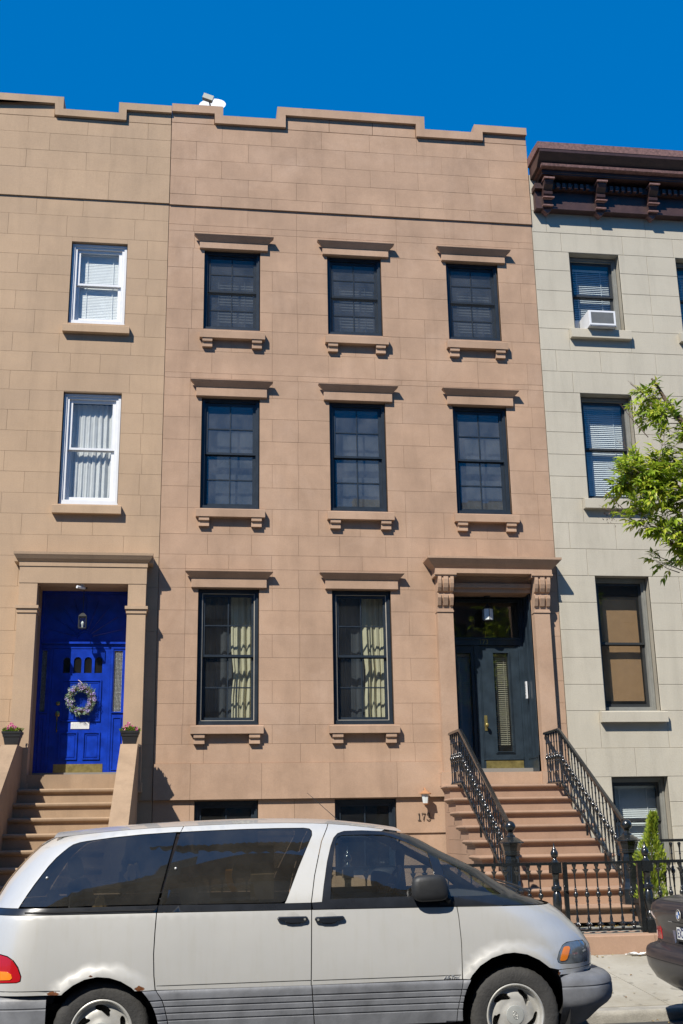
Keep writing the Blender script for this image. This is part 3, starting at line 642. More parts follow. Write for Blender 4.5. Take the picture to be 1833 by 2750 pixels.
m = MB(); m.tube([(-1.395,YL-.006,3.22),(-1.395,YL-.05,3.20),(-1.395,YL-.055,3.02),(-1.395,YL-.006,3.0)], .011, 6); m.lathe([(.004,-.045),(.03,-.03),(.033,0),(.028,.03),(.004,.045)], (-1.395,YL-.015,3.25), 8, sy=.4); m.build('door_handle', M_BRASS, bd, 50); m = MB(); m.lathe([(.004,-.03),(.03,-.02),(.03,.02),(.004,.03)], (-1.395,YL-.015,3.40), 8, sy=.4); m.build('door_lock', M_BRASS, bd, 50)
M_PLAQUE = plain('plaque_white', (.75,.76,.74), .4)
t = thing('door_plaque', 'small white notice plate with rows of text on the blue door', 'sign', (-1.07,YL-.02,3.03))
m = MB(); m.box(-1.20,-.94, YL-.014, YL-.0052, 3.035, 3.13); m.build('plate', M_PLAQUE, t)
m = MB()
for k in range(5):
    z = 3.118-.017*k; x = -1.19+(.02 if k == 0 else 0)
    while x < -.955-.01*(k % 2): w = random.uniform(.008,.026); m.box(x, min(x+w,-.95), YL-.0155, YL-.0142, z-.004, z); x += w+.006
tag(m.build('fine_print', M_SLATG, t), kind='stuff')
# ---- stoop of the left house
NL = 10
for i in range(NL):
    z = 2.168-.1935*i; y = -.50-.349*i
    m = MB(); m.box(-1.775, -.425, y+.045, -.24 if i == 0 else y+.36, z-.193, z-.068)
    m.prism([(y+.045,z-.067),(y+.03,z-.064),(y+.022,z-.05),(y+.008,z-.045),(y,z-.03),(y,z-.016),(y+.014,z),(y+.42 if i else -.24,z),(y+.42 if i else -.24,z-.067)], 'x', -1.775, -.425)
    recalc(m.build('stair_step', M_TSTEP, left, 35))
for (x0, x1) in ((-1.985,-1.776),(-.424,-.195)):
    m = MB(); m.prism([(-.24,.42),(-.24,2.735),(-.74,2.735),(-3.72,1.02),(-3.98,1.02),(-3.98,.42)], 'x', x0, x1); recalc(m.build('stair_cheek_wall', M_TSTEP, left))
# ---------------------------------------------------------------- stoop of the middle house
for i in range(9):
    z = 2.153-.185*i; y = -.58-.327*i
    m = MB(); m.box(4.14, 5.80, y+.05, -.166 if i == 0 else y+.5, z-.1845, z-.072)
    prof = [(.0,z-.0715),(.012,z-.068),(.016,z-.052),(.035,z-.047),(.048,z-.036),(.052,z-.022),(.046,z-.006),(.03,z)]
    d = (-.167 if i == 0 else y+.55) - (y+.05); n = len(prof); b = len(m.v)
    for (p, zz) in prof: m.v += [(4.14-p, y+.05+d, zz), (4.14-p, y+.05-p, zz), (5.80+p, y+.05-p, zz), (5.80+p, y+.05+d, zz)]
    for k in range(n-1):
        for q in range(3): m.f.append((b+4*k+q, b+4*k+q+1, b+4*k+5+q, b+4*k+4+q))
        m.f.append((b+4*k+3, b+4*k, b+4*k+4, b+4*k+7))
    m.f += [(b,b+3,b+2,b+1), (b+4*n-4,b+4*n-3,b+4*n-2,b+4*n-1)]
    m.build('stair_step', M_STEP, mid, 35)
    # side masonry carrying each tread back to the wall
    if i: m = MB(); m.box(4.17, 5.77, y+.50, -.03, z-.1845, z-.003); m.build('stair_side_stone', M_STEP, mid)

# ---------------------------------------------------------------- right house
right = thing('row_house', 'grey painted stone row house with a heavy maroon bracketed cornice', 'house', (9.15,0,.44))
RWX = [(6.72,7.60),(8.62,9.50),(10.5,11.4)]
RFL = [(9.515,10.94),(6.575,8.375),(3.235,5.32),(1.0,2.26)]
ROP = [(a,b,c,d) for a,b in RWX for c,d in RFL]
wall_cells(right, 6.102, 12.2, .44, 12.4, ROP, .016, .30, M_CJOINT)
RZ = [.44,.82,1.18,1.54,1.89,2.26,2.68,3.235,3.63,4.04,4.465,4.895,5.32,5.75,6.17,6.575,6.94,7.31,7.69,8.04,8.38,8.75,9.13,9.515,9.84,10.21,10.59,10.945,11.30,11.70,12.04,12.4]
def right_j(k, z):
    for (c, d) in RFL:
        if c <= z <= d: return [8.1,10.0]
    if 10.95 < z < 11.3: return [6.60,7.69,8.60,9.6,10.6,11.6]
    if 11.3 < z < 11.7: return [6.36,7.15,8.13,9.1,10.1,11.1]
    return [6.36,7.12,8.08,9.06,10.05,11.0] if k % 2 else [6.615,7.68,8.6,9.6,10.5,11.5]
ashlar(right, 6.106, 12.19, RZ, right_j, ROP, lambda z: 0. if z > 2.68 else -.012, M_CREAM, gap=.004, ch=.004, thick=.04)
shell(right, 6.1, 12.2, .44, 12.3, [2.5,5.9,9.0])
for i, (a,b) in enumerate(RWX):
    for (c, d) in RFL:
        fm = M_GREYFRAME
        w = make_window(right, a, b, c, d, fm, M_DARKFRAME, rec=.17, cols=1, rows=1, bw=.07, sw=.04, split=.5)
        if c > 2: sill(right, a-.10, b+.06, c-.175, c-.015, M_CREAM, br=False, pr=.10)
a, b = RWX[0]
blind('pale slatted blind behind the top grey house window above the air conditioner', a+.08, b-.09, 9.72, 10.80, .34, M_BLIND, .034, 50)
blind('white slatted blind in the grey house window beside the tree', a+.08, b-.09, 6.66, 8.27, .33, M_BLIND, .034, 58)
t = curtain('tan woven shade in the large lower window of the grey house', a+.10, b-.10, 3.42, 5.02, .36, M_TANSHADE, 1, .002)
blind('white closed blind in the basement window behind the evergreen', a+.08, b-.08, 1.1, 2.14, .34, M_BLIND, .03, 60)
a, b = RWX[1]
blind('white slatted blind in the far right top window of the grey house', a+.08, b-.09, 9.6, 10.80, .36, M_BLIND, .032, 55)
# cornice of painted wood with brackets and dentils
m = MB()
m.box(6.16, 12.2, -.12, 0.012, 11.69, 12.02)
m.box(6.15, 12.2, -.16, 0.012, 11.665, 11.705)
m.box(6.14, 12.2, -.20, 0.012, 12.021, 12.12)
fz = m.build('cornice_frieze', M_MAROON, right)
k = 0; x = 6.50
while x < 12.1:
    m = MB(); m.box(x, x+.055, -.26, -.2005, 12.02, 12.11)
    if not any(abs(x+.03-(6.35+.935*q)) < .15 for q in range(7)): m.build('dentil', M_MAROON, fz)
    x += .105
# stepped soffit and crown, returned at the left end
m = MB(); cornice(m, 6.24, 12.4, [(.14,12.121),(.14,12.2),(.36,12.205),(.36,12.225),(.375,12.23),(.375,12.30)], yb=.012); m.v = [(max(6.225,min(v[0],12.2)), v[1], v[2]) for v in m.v]; m.build('cornice_soffit', M_MAROON, right)
m = MB(); cornice(m, 6.34, 12.4, [(.455,12.290),(.475,12.296),(.485,12.338)], yb=.012); m.v = [(max(6.185,min(v[0],12.2)), v[1], v[2]) for v in m.v]; m.build('cornice_fillet', M_PEEL, right)
m = MB(); cornice(m, 6.34, 12.4, [(.40,12.301),(.43,12.339),(.47,12.38),(.53,12.43),(.595,12.49),(.60,12.54)], yb=.012); m.v = [(max(6.13,min(v[0],12.2)), v[1], v[2]) for v in m.v]; m.build('cornice_crown', M_MAROON, right)
m = MB(); cornice(m, 6.34, 12.4, [(.606,12.5405),(.612,12.66),(.30,12.70)], yb=.012); m.v = [(max(6.1,min(v[0],12.2)), v[1], v[2]) for v in m.v]; m.build('cornice_gutter', M_PEEL, right)
for q in range(7):
    x = 6.27+.935*q
    m = MB()
    S = [(.005,11.72),(-.17,11.72),(-.19,11.76),(-.20,11.80),(-.185,11.83),(-.20,11.85),(-.24,11.90),(-.25,11.94),(-.225,11.965),(-.25,11.99),(-.31,12.04),(-.335,12.09),(-.335,12.12),(.005,12.12)]
    m.prism(S, 'x', x, x+.155); br_ = recalc(m.build('cornice_bracket', M_MAROON, right))
    for bx_ in ((x-.015, x+.17, -.37, -.05, 12.1205, 12.15), (x-.02, x+.175, -.27, -.205, 11.815, 11.835), (x-.012, x+.167, -.215, -.161, 11.69, 11.715)):
        m = MB(); m.box(*bx_); m.build('bracket_moulding', M_PEEL, br_)
    m = MB(); m.prism([(x+.0,11.664),(x+.155,11.664),(x+.13,11.63),(x+.078,11.585),(x+.025,11.63)], 'y', -.14, -.02); recalc(m.build('bracket_drop', M_PEEL, br_))

# ---------------------------------------------------------------- houses over the road, seen only as reflections
M_OPP = [stone('far_brick_red', (.20,.10,.075), scale=2, objvar=.1), stone('far_stone_brown', (.23,.155,.11), scale=2, objvar=.1), stone('far_stone_grey', (.26,.25,.22), scale=2, objvar=.1)]
for i, x0 in enumerate((-12.5,-6.2,.1,6.4,12.7)):
    hgt = (11.7,12.0,11.8,12.3,11.6)[i]
    t = thing('row_house', 'row house facing the others, %s from the left, behind the viewer' % ('first','second','third','fourth','fifth')[i], 'house', (x0+3.1,-19.5,0), 'houses on the other side of the street')
    ops = [(x0+.8+1.75*q, x0+1.7+1.75*q, z, z+1.7) for q in range(3) for z in (1.2,3.6,6.6,9.4)]
    wall_cells(t, x0, x0+6.25, 0, hgt-.5, ops, -19.8, -19.5, M_OPP[i % 3])
    m = MB(); cornice(m, x0+.05, x0+6.2, [(.05,hgt-.5),(.15,hgt-.42),(.2,hgt-.3),(.45,hgt-.2),(.5,hgt)], yb=0); m.v = [(v[0], -19.52-v[1], v[2]) for v in m.v]; recalc(m.build('cornice', M_OPP[(i+1) % 3], t))
    for (a,b,c,d) in ops:
        m = MB(); m.box(a, b, -19.72, -19.7, c, d); m.build('pane', M_DARKFRAME, t)
    m = MB(); m.box(x0, x0+6.25, -28, -19.81, 0, hgt-.4); m.build('inner_walls', M_ROOM, t)
# ---------------------------------------------------------------- ironwork
def proto(mb, name, mat, smooth=45):
    """mesh shared by copies; the carrier object is discarded"""
    o = mb.build(name, mat, None, smooth, origin=(0,0,0)); me = o.data; bpy.data.objects.remove(o)
    class H: pass
    h = H(); h.data = me; return h
def bal_profile(h, ends=True):
    k = h
    return [(.010,0),(.017,.0),(.020,.012),(.012,.03),(.0085,.06*k+.03),(.0085,.22*k),(.014,.235*k),(.010,.25*k),(.0125,.33*k),(.0165,.37*k),(.012,.41*k),(.020,.43*k),(.013,.445*k),(.024,.475*k),(.028,.50*k),(.024,.525*k),(.013,.55*k),(.019,.565*k),(.010,.585*k),(.0085,.62*k),(.0085,.78*k),(.014,.80*k),(.0095,.815*k),(.0105,.90*k),(.018,.955*k),(.022,.975*k),(.012,k)]
m = MB(); m.lathe(bal_profile(.70), n=8); B_STAIR = proto(m, 'baluster', M_IRON)
# areaway baluster: leafy capital and foot, round boss in the middle
m = MB(); m.lathe([(.012,0),(.020,.004),(.020,.016),(.013,.03),(.026,.045),(.030,.055),(.014,.075),(.018,.11),(.012,.14),(.009,.155),(.010,.25),(.013,.265),(.0095,.275),(.0165,.305),(.011,.32),(.018,.325),(.009,.335),(.016,.348),(.026,.352)], n=8, caps=True)
m.lathe([(.004,.345),(.020,.350),(.027,.365),(.027,.383),(.020,.398),(.004,.403)], n=8)
m.lathe([(.012,.398),(.016,.412),(.010,.425),(.019,.43),(.010,.44),(.0085,.46),(.0085,.575),(.012,.59),(.010,.60),(.022,.625),(.033,.645),(.030,.65),(.014,.64),(.016,.67),(.026,.69),(.026,.705)], n=8)
for k in range(4):
    a = k*math.pi/2+.4
    for (z, r0, dz) in ((.62,.015,.03),(.075,.013,-.025)):
        m.tube([(r0*math.cos(a),r0*math.sin(a),z),(.032*math.cos(a),.032*math.sin(a),z+dz*.7),(.041*math.cos(a),.041*math.sin(a),z+dz)], .007, 4, r2=.003)
B_YARD = proto(m, 'baluster', M_IRON)
def rail(label, X, group):
    t = thing('stair_railing', label, 'railing', (X,-3.0,.67), group)
    pts = [(X,-.17,2.895),(X,-.80,2.90),(X,-.87,2.872),(X,-3.0,1.625)]
    def bar(pts, w, h, name):
        m = MB(); vs_ = []; n = len(pts)
        for (x,y,z) in pts: vs_ += [(x-w,y,z-h),(x+w,y,z-h),(x+w,y,z),(x+w*.6,y,z+.012),(x-w*.6,y,z+.012),(x-w,y,z)]
        fs = [tuple((6*i+k, 6*i+(k+1) % 6, 6*i+6+(k+1) % 6, 6*i+6+k)) for i in range(n-1) for k in range(6)] + [tuple(range(6)), tuple(range(6*n-1, 6*n-7, -1))]
        m.add(vs_, fs); return recalc(m.build(name, M_IRON, t))
    bar(pts, .026, .028, 'handrail')
    low = [(X,-.17,2.165),(X,-.80,2.165),(X,-3.0,.875)]
    bar(low, .018, .012, 'bottom_rail')
    def zl(y): return 2.172 if y > -.80 else 2.172+(y+.80)*(2.165-.875)/2.2
    y = -.23; k = 0
    while y > -2.93:
        zt = 2.88 if y > -.8 else 2.88+(y+.8)*(2.90-1.625)/2.2
        b = inst('baluster', B_STAIR, t, (X, y, zl(y)), (0,0,random.random()), (1,1,(zt-zl(y))/.70)); y -= .118; k += 1
    for y in (-.2,-.72,-1.7,-2.3): 
        m = MB(); m.box(X-.012, X+.012, y-.012, y+.012, zl(y)-.20 if y < -.8 else 2.10, zl(y)-.02); m.build('support_leg', M_IRON, t)
    # newel: octagonal post with flared cap and ball
    m = MB(); c = (X,-3.08,0)
    m.lathe([(.118,.60),(.118,.845),(.11,.855),(.105,.87),(.10,.90),(.092,.91),(.088,.93),(.084,1.24),(.10,1.25),(.103,1.262),(.095,1.27),(.098,1.275),(.10,1.285),(.095,1.292),(.10,1.30),(.118,1.36),(.125,1.375),(.152,1.385),(.152,1.395),(.13,1.41),(.085,1.44),(.055,1.455),(.052,1.47),(.04,1.48),(.032,1.495),(.036,1.51)], c, 8, rot=math.pi/8)
    nw = m.build('newel_post', M_IRON, t, 28)
    m = MB(); m.lathe([(.004,-.066),(.03,-.060),(.052,-.041),(.064,-.015),(.066,0),(.064,.015),(.052,.041),(.03,.060),(.004,.066)], (X,-3.08,1.572), 16); m.build('ball_finial', M_IRON, nw, 60)
    for k in range(8):
        a = k*math.pi/4; r = .0815; m = MB(); cx, cy = X+math.cos(a)*r, -3.08+math.sin(a)*r; px, py = -math.sin(a)*.02, math.cos(a)*.02
        ox, oy = math.cos(a)*.004, math.sin(a)*.004
        m.add([(cx-px-ox,cy-py-oy,.96),(cx+px-ox,cy+py-oy,.96),(cx+px+ox,cy+py+oy,.97),(cx-px+ox,cy-py+oy,.97),(cx-px-ox,cy-py-oy,1.21),(cx+px-ox,cy+py-oy,1.21),(cx+px+ox,cy+py+oy,1.20),(cx-px+ox,cy-py+oy,1.20)], [(0,1,2,3),(3,2,6,7),(7,6,5,4),(0,3,7,4),(1,5,6,2)]); m.build('newel_panel', M_IRON, nw)
    return t
rail('black iron stair railing with ball newel on the left of the brown stoop', 4.255, 'railings of the brown stoop')
rail('black iron stair railing with ball newel on the right of the brown stoop', 5.685, 'railings of the brown stoop')
# ---- front fence, gate and posts
YF = -3.92
def fence_post(parent, x, y=YF, z0=.43):
    m = MB()
    m.box(x-.055, x+.055, y-.055, y+.055, z0-.012, z0+.13)
    m.lathe([(.05,.13),(.052,.15),(.035,.165),(.04,.19),(.046,.21),(.036,.23),(.042,.24),(.052,.33),(.048,.42),(.038,.44),(.034,.45),(.055,.46),(.06,.48),(.055,.50),(.04,.51),(.037,.52),(.034,.61),(.042,.62),(.042,.635),(.034,.64)], (x,y,z0), 10)
    m.box(x-.056, x+.056, y-.056, y+.056, z0+.64, z0+.755)
    m.lathe([(.05,.755),(.034,.77),(.022,.79),(.020,.80),(.036,.812),(.043,.835),(.042,.86),(.032,.88),(.026,.885),(.022,.90),(.009,.92),(.007,.945),(.001,.965)], (x,y,z0), 10)
    return m.build('fence_post', M_IRON, parent, 40)
def fence(label, x0, x1, posts, y=YF, z0=.48, top=1.155, group=None, skip=(), step=.128, start=None, B=None):
    t = thing('iron_fence', label, 'fence', ((x0+x1)/2, y, .43), group)
    m = MB(); m.box(x0, x1, y-.022, y+.022, top, top+.022); m.box(x0, x1, y-.014, y+.014, top+.0225, top+.032); m.build('top_rail', M_IRON, t)
    m = MB(); m.box(x0, x1, y-.016, y+.016, z0-.018, z0); m.build('bottom_rail', M_IRON, t)
    x = start if start is not None else x0+.07
    while x < x1-.03:
        if not any(abs(x-p) < .09 for p in posts): inst('baluster', B or B_YARD, t, (x, y, z0), (0,0,random.uniform(0,.3)), (1,1,(top-z0)/.705))
        x += step
    for p in posts: fence_post(t, p, y)
    return t
fence('black iron fence left of the gate, running behind the silver van', -.1, 4.46, [-.15,2.2,4.50], group='front yard fences', start=.095)
fence('black iron fence right of the gate, in front of the evergreen', 5.60, 9.6, [5.545,8.0], group='front yard fences', start=5.68)
g = thing('iron_gate', 'black iron gate between two posts in front of the brown stoop', 'gate', (5.05,YF,.44))
m = MB(); m.box(4.585,4.63,YF-.02,YF+.02,.445,1.185); m.build('gate_stile', M_IRON, g)
m = MB(); m.box(5.435,5.485,YF-.02,YF+.02,.445,1.185); m.build('gate_stile', M_IRON, g)
m = MB(); m.box(4.631,5.434,YF-.02,YF+.02,1.158,1.183); m.build('gate_top_rail', M_IRON, g)
m = MB(); m.box(4.631,5.434,YF-.015,YF+.015,.463,.482); m.build('gate_bottom_rail', M_IRON, g)
m = MB(); m.lathe([(.004,-.02),(.018,-.015),(.02,0),(.018,.015),(.004,.02)], (4.607,YF-.03,.90), 8); m.build('gate_latch', M_IRON, g, 50)
for k in range(6): inst('baluster', B_YARD, g, (4.715+.1275*k, YF, .482), (0,0,.2*k), (1,1,.96))
fence('tall black iron rail beside the evergreen, in front of the grey house', 6.10, 9.0, [], y=-2.95, z0=.70, top=1.365, step=.105, B=B_STAIR)
for xx in (6.12, 8.9):
    pass
# ---------------------------------------------------------------- silver van
VYC = -7.30
V_WL = [(.05,.80),(.15,.845),(.28,.875),(.45,.892),(.62,.9),(.80,.896),(.95,.885),(1.03,.876)]
V_WU = [(0.,.876),(.12,.858),(.3,.818),(.5,.770),(.7,.722),(.85,.686),(.94,.655),(1.,.615)]
V_ZT = [(-1.2,1.42),(-.7,1.515),(-.26,1.562),(.1,1.590),(.46,1.606),(1.,1.619),(1.47,1.609),(1.8,1.578),(2.1,1.535),(2.4,1.47)]
V_XF = [(.1,3.50),(.4,3.54),(.6,3.555),(.69,3.555),(.74,3.53),(.8,3.49),(.865,3.425),(.94,3.345),(1.,3.26),(1.065,3.15),(1.1,3.06),(1.2,2.87),(1.29,2.73),(1.44,2.42),(1.53,2.25),(1.56,2.17),(1.62,2.05)]
V_XR = [(.1,-.98),(.6,-1.02),(1.,-.97),(1.134,-.885),(1.263,-.81),(1.385,-.71),(1.447,-.65),(1.512,-.57),(1.57,-.44),(1.62,-.34)]
V_LF = [(.1,.75),(.9,.75),(1.1,.72),(1.3,.62),(1.55,.45)]
NF, NR, LR = 2.4, 2.6, .55
ARCH = [(-.06,.272,.378), (2.772,.325,.388)]
def v_half(x, z):
    if z <= 1.03: return interp(V_WL, z)
    u = (z-1.03)/(interp(V_ZT, x)-1.03); return interp(V_WU, min(u, 1.))
def v_surf(x, z):
    w = v_half(x, z); f = interp(V_XF, z); l = interp(V_LF, z); r = interp(V_XR, z)
    t = (x-(f-l))/l
    if t > 0: w *= max(0., 1-min(t, 1.)**NF)**(1/NF)
    t = ((r+LR)-x)/LR
    if t > 0: w *= max(0., 1-min(t, 1.)**NR)**(1/NR)
    return w
def v_flare(x, z):
    e = 0.
    for (cx, cz, ra) in ARCH:
        d = math.hypot(x-cx, z-cz)-ra
        if z > cz-.05 and d < .085: s = 1-max(0, d)/.085; e = max(e, .022*s*s*(3-2*s))
    return e
def v_y(x, z, off=0., flare=True): return v_surf(x, z) + off + (v_flare(x, z) if flare else 0.)
def v_front(y, z):
    """x of the nose surface at half width y"""
    w = interp(V_WL, z) if z <= 1.03 else v_half(interp(V_XF, z)-.3, z)
    f = interp(V_XF, z); l = interp(V_LF, z); k = min(1., abs(y)/w)
    return f-l + l*max(0., 1-k**NF)**(1/NF)
def dense(poly, step):
    out = []
    for i, p in enumerate(poly):
        q = poly[(i+1) % len(poly)]; n = max(1, int(math.dist(p, q)/step))
        out += [(p[0]+(q[0]-p[0])*k/n, p[1]+(q[1]-p[1])*k/n) for k in range(n)]
    return out
def smooth_loop(poly, it=1):
    for _ in range(it):
        q = []
        for i, p in enumerate(poly):
            b = poly[(i+1) % len(poly)]; q += [(p[0]*.75+b[0]*.25, p[1]*.75+b[1]*.25), (p[0]*.25+b[0]*.75, p[1]*.25+b[1]*.75)]
        poly = q
    return poly
def panel(name, poly, mat, parent, off=0., holes=(), step=.045, lip=.014, side=-1, flare=True, thin=False):
    """sheet cut to a side-view outline and bent over the body surface, with a turned-in edge"""
    loops = [dense(poly, step)] + [dense(h, step) for h in holes]
    vs2 = []; es = []
    for L in loops:
        b = len(vs2); vs2 += [Vector(p) for p in L]; es += [(b+i, b+(i+1) % len(L)) for i in range(len(L))]
    xs = [p[0] for p in loops[0]]; zs = [p[1] for p in loops[0]]
    x = min(xs)+step/2; row = 0
    def dmin(p): return min((p[0]-q.x)**2+(p[1]-q.y)**2 for q in vs2[:nb])
    nb = len(vs2)
    while x < max(xs):
        z = min(zs)+step*(.25 if row % 2 else .5)
        while z < max(zs):
            if inside((x,z), loops[0]) and not any(inside((x,z), h) for h in loops[1:]) and dmin((x,z)) > (step*.45)**2: vs2.append(Vector((x,z)))
            z += step
        x += step; row += 1
    r = delaunay_2d_cdt(vs2, es, [], 0, 1e-7); V, F = r[0], r[2]
    fs = []
    for f in F:
        c = sum((V[i] for i in f), Vector((0,0)))/3
        if inside(c, loops[0]) and not any(inside(c, h) for h in loops[1:]): fs.append(tuple(f))
    def pos(p, o): return (p[0], VYC+side*v_y(p[0], p[1], o, flare), p[1])
    def nor(p):
        e = .004
        dx = (v_y(p[0]+e,p[1],0,flare)-v_y(p[0]-e,p[1],0,flare))/(2*e); dz = (v_y(p[0],p[1]+e,0,flare)-v_y(p[0],p[1]-e,0,flare))/(2*e)
        dx = max(-6, min(6, dx)); dz = max(-6, min(6, dz))
        return Vector((-dx, side, -dz)).normalized()
    m = MB(); m.v = [pos(v, off) for v in V]; nn = [nor(v) for v in V]
    if side < 0: m.f = [f if (V[f[1]]-V[f[0]]).cross(V[f[2]]-V[f[0]]) > 0 else f[::-1] for f in fs]
    else: m.f = [f if (V[f[1]]-V[f[0]]).cross(V[f[2]]-V[f[0]]) < 0 else f[::-1] for f in fs]
    nflat = len(m.f)
    if not thin:
        for L in loops:
            b = len(m.v); n = len(L)
            m.v += [pos(p, off) for p in L]+[pos(p, off-lip) for p in L]; nn += [Vector((0,0,1))]*(2*n)
            m.f += [(b+i, b+(i+1) % n, b+n+(i+1) % n, b+n+i) for i in range(n)]
    o = m.build(name, mat, parent)
    me = o.data; me.shade_smooth()
    cn = []
    for p in me.polygons:
        for li in p.loop_indices:
            cn.append(nn[me.loops[li].vertex_index] if p.index < nflat else p.normal)
    me.normals_split_custom_set([tuple(v) for v in cn])
    return o
def both(name, poly, mat, parent, **k):
    a = panel(name, poly, mat, parent, side=-1, **k); panel(name, poly, mat, parent, side=1, **k); return a

def van_paint(name, c):
    m, nt, bs, out = node_mat(name)
    geo = N(nt, 'ShaderNodeNewGeometry'); P = geo.outputs['Position']
    n1 = noise(nt, 1.8, 5, .6, P); r1 = ramp(nt, n1.outputs[0], [(.3, sc3(c,.93)), (.7, c)])
    mp = N(nt, 'ShaderNodeMapping'); mp.inputs['Scale'].default_value = (9,9,.8); nt.links.new(P, mp.inputs[0])
    n2 = noise(nt, 2.5, 4, .65, mp.outputs[0]); r2 = ramp(nt, n2.outputs[0], [(.25,(.93,.92,.88)),(.5,(1,1,1))])
    c1 = mix(nt, r1.outputs[0], r2.outputs[0], .6, 'MULTIPLY')
    # rust bitten into the lip of the wheel arches and along the lower crease
    n3 = noise(nt, 16, 6, .7, P); xyz = N(nt, 'ShaderNodeSeparateXYZ'); nt.links.new(P, xyz.inputs[0])
    def near(v, a, w):
        s = N(nt, 'ShaderNodeMath', operation='SUBTRACT'); nt.links.new(v, s.inputs[0]); s.inputs[1].default_value = a
        b = N(nt, 'ShaderNodeMath', operation='ABSOLUTE'); nt.links.new(s.outputs[0], b.inputs[0])
        q = N(nt, 'ShaderNodeMapRange'); q.inputs[1].default_value = w; q.inputs[2].default_value = 0.; nt.links.new(b.outputs[0], q.inputs[0]); return q.outputs[0]
    def spot(px, pz, wx, wz, k):
        a = N(nt, 'ShaderNodeMath', operation='MULTIPLY'); nt.links.new(near(xyz.outputs[0], px, wx), a.inputs[0]); nt.links.new(near(xyz.outputs[2], pz, wz), a.inputs[1])
        b = N(nt, 'ShaderNodeMath', operation='MULTIPLY'); nt.links.new(a.outputs[0], b.inputs[0]); b.inputs[1].default_value = k; return b.outputs[0]
    tot = None
    for sp in ((-.38,.545,.10,.040,1.7),(-.14,.650,.045,.02,1.5),(.18,.562,.08,.04,1.6),(3.08,.565,.075,.035,1.9)):
        v = spot(*sp)
        if tot is None: tot = v
        else:
            a = N(nt, 'ShaderNodeMath', operation='ADD'); nt.links.new(tot, a.inputs[0]); nt.links.new(v, a.inputs[1]); tot = a.outputs[0]
    a = N(nt, 'ShaderNodeMath', operation='MULTIPLY'); nt.links.new(tot, a.inputs[0]); nt.links.new(n3.outputs[0], a.inputs[1])
    rr = ramp(nt, a.outputs[0], [(.42,(0,0,0)),(.5,(1,1,1))])
    rust = ramp(nt, n3.outputs[0], [(.4,(.10,.035,.015)),(.65,(.26,.10,.035))])
    c1 = mix(nt, c1, rust.outputs[0], rr.outputs[0])
    # dried scratches and a stain below the dent
    nt.links.new(c1, bs.inputs['Base Color'])
    bs.inputs['Metallic'].default_value = .35; bs.inputs['Roughness'].default_value = .36
    bs.inputs['Coat Weight'].default_value = .7; bs.inputs['Coat Roughness'].default_value = .025
    return m
M_VAN = van_paint('van_silver', (.63,.62,.58))
M_VBLK = plain('van_black_trim', (.014,.016,.02), .28, var=.2, coat=.4)
M_CLAD = plain('van_grey_plastic', (.15,.155,.165), .5, var=.28, scale=5, bump=.12)
M_VGLASS = glass('van_tinted_glass', (.17,.18,.175), 1.6, .07, (.35,.33,.28))
M_VGLASSF = glass('van_front_glass', (.62,.66,.64), 1.5, .05, (.35,.33,.28))
M_RUBBER = plain('tyre_rubber', (.035,.034,.032), .8, var=.35, scale=9, bump=.4)
M_ALLOY = plain('wheel_alloy', (.52,.51,.47), .38, metal=.45, var=.14, scale=10)
M_VINT = plain('van_interior', (.075,.072,.068), .85)
M_RED = plain('tail_lamp_red', (.40,.008,.012), .18, coat=.8); M_AMBER = plain('lamp_amber', (.80,.22,.015), .2, coat=.8)
M_LAMP = plain('headlamp_lens', (.20,.22,.22), .12, metal=.35, var=.4, scale=14, coat=1.)
M_UNDER = plain('underbody_black', (.01,.01,.01), .9)

van = thing('parked_van', 'pale silver egg-shaped minivan with dark windows and grey lower cladding, parked in front', 'van', (1.3,VYC,-.03))
ZB = lambda x: interp([(-.9,1.039),(.3,1.036),(1.35,1.029),(2.4,1.024),(2.8,1.02),(3.15,1.006)], x)
g_ = .0035
seam1 = [(.283,1.034),(.276,.917),(.271,.774),(.277,.638),(.288,.549)]
arch_r = [(.155,.549),(.130,.572),(.061,.612),(-.015,.637),(-.097,.645),(-.179,.631),(-.252,.598),(-.309,.556),(-.325,.540)]
arch_f = [(3.092,.553),(3.030,.603),(2.954,.658),(2.864,.698),(2.774,.713),(2.699,.708),(2.607,.682),(2.522,.634),(2.462,.574),(2.445,.549)]
tail = [(-.97,.80),(-.80,.797),(-.744,.792),(-.696,.781),(-.655,.756),(-.621,.714),(-.597,.658),(-.601,.632),(-.62,.625),(-.97,.612)]
rear_edge = lambda z: interp(V_XR, z)+.035
q = [(x-g_, z) for x, z in seam1] + arch_r + [(rear_edge(.54),.54),(rear_edge(.61),.611)] + [(x+.004*(x > -.9), z-.004) for x, z in tail[::-1]][1:-1] + [(rear_edge(.80),.803),(rear_edge(.9),.9),(rear_edge(1.035),1.038)]
q = [(rear_edge(.54),.54)] + [(rear_edge(.60),.606)] + [(-.62,.619),(-.594,.628),(-.590,.660),(-.614,.718),(-.650,.762),(-.693,.787),(-.743,.798),(-.80,.803),(rear_edge(.80),.806),(rear_edge(.9),.9),(rear_edge(1.03),1.038)] + [(x-g_, z) for x, z in seam1] + arch_r
both('quarter_panel', q, M_VAN, van)
both('tail_light', [(rear_edge(.61)+.004,.612),(-.62,.625),(-.601,.632),(-.597,.658),(-.621,.714),(-.655,.756),(-.696,.781),(-.744,.792),(rear_edge(.79)+.004,.798)], M_RED, van, off=.002)
both('tail_signal', [(-.86,.632),(-.665,.640),(-.652,.652),(-.660,.675),(-.69,.690),(-.86,.694)], M_AMBER, van, off=.006, lip=.004)
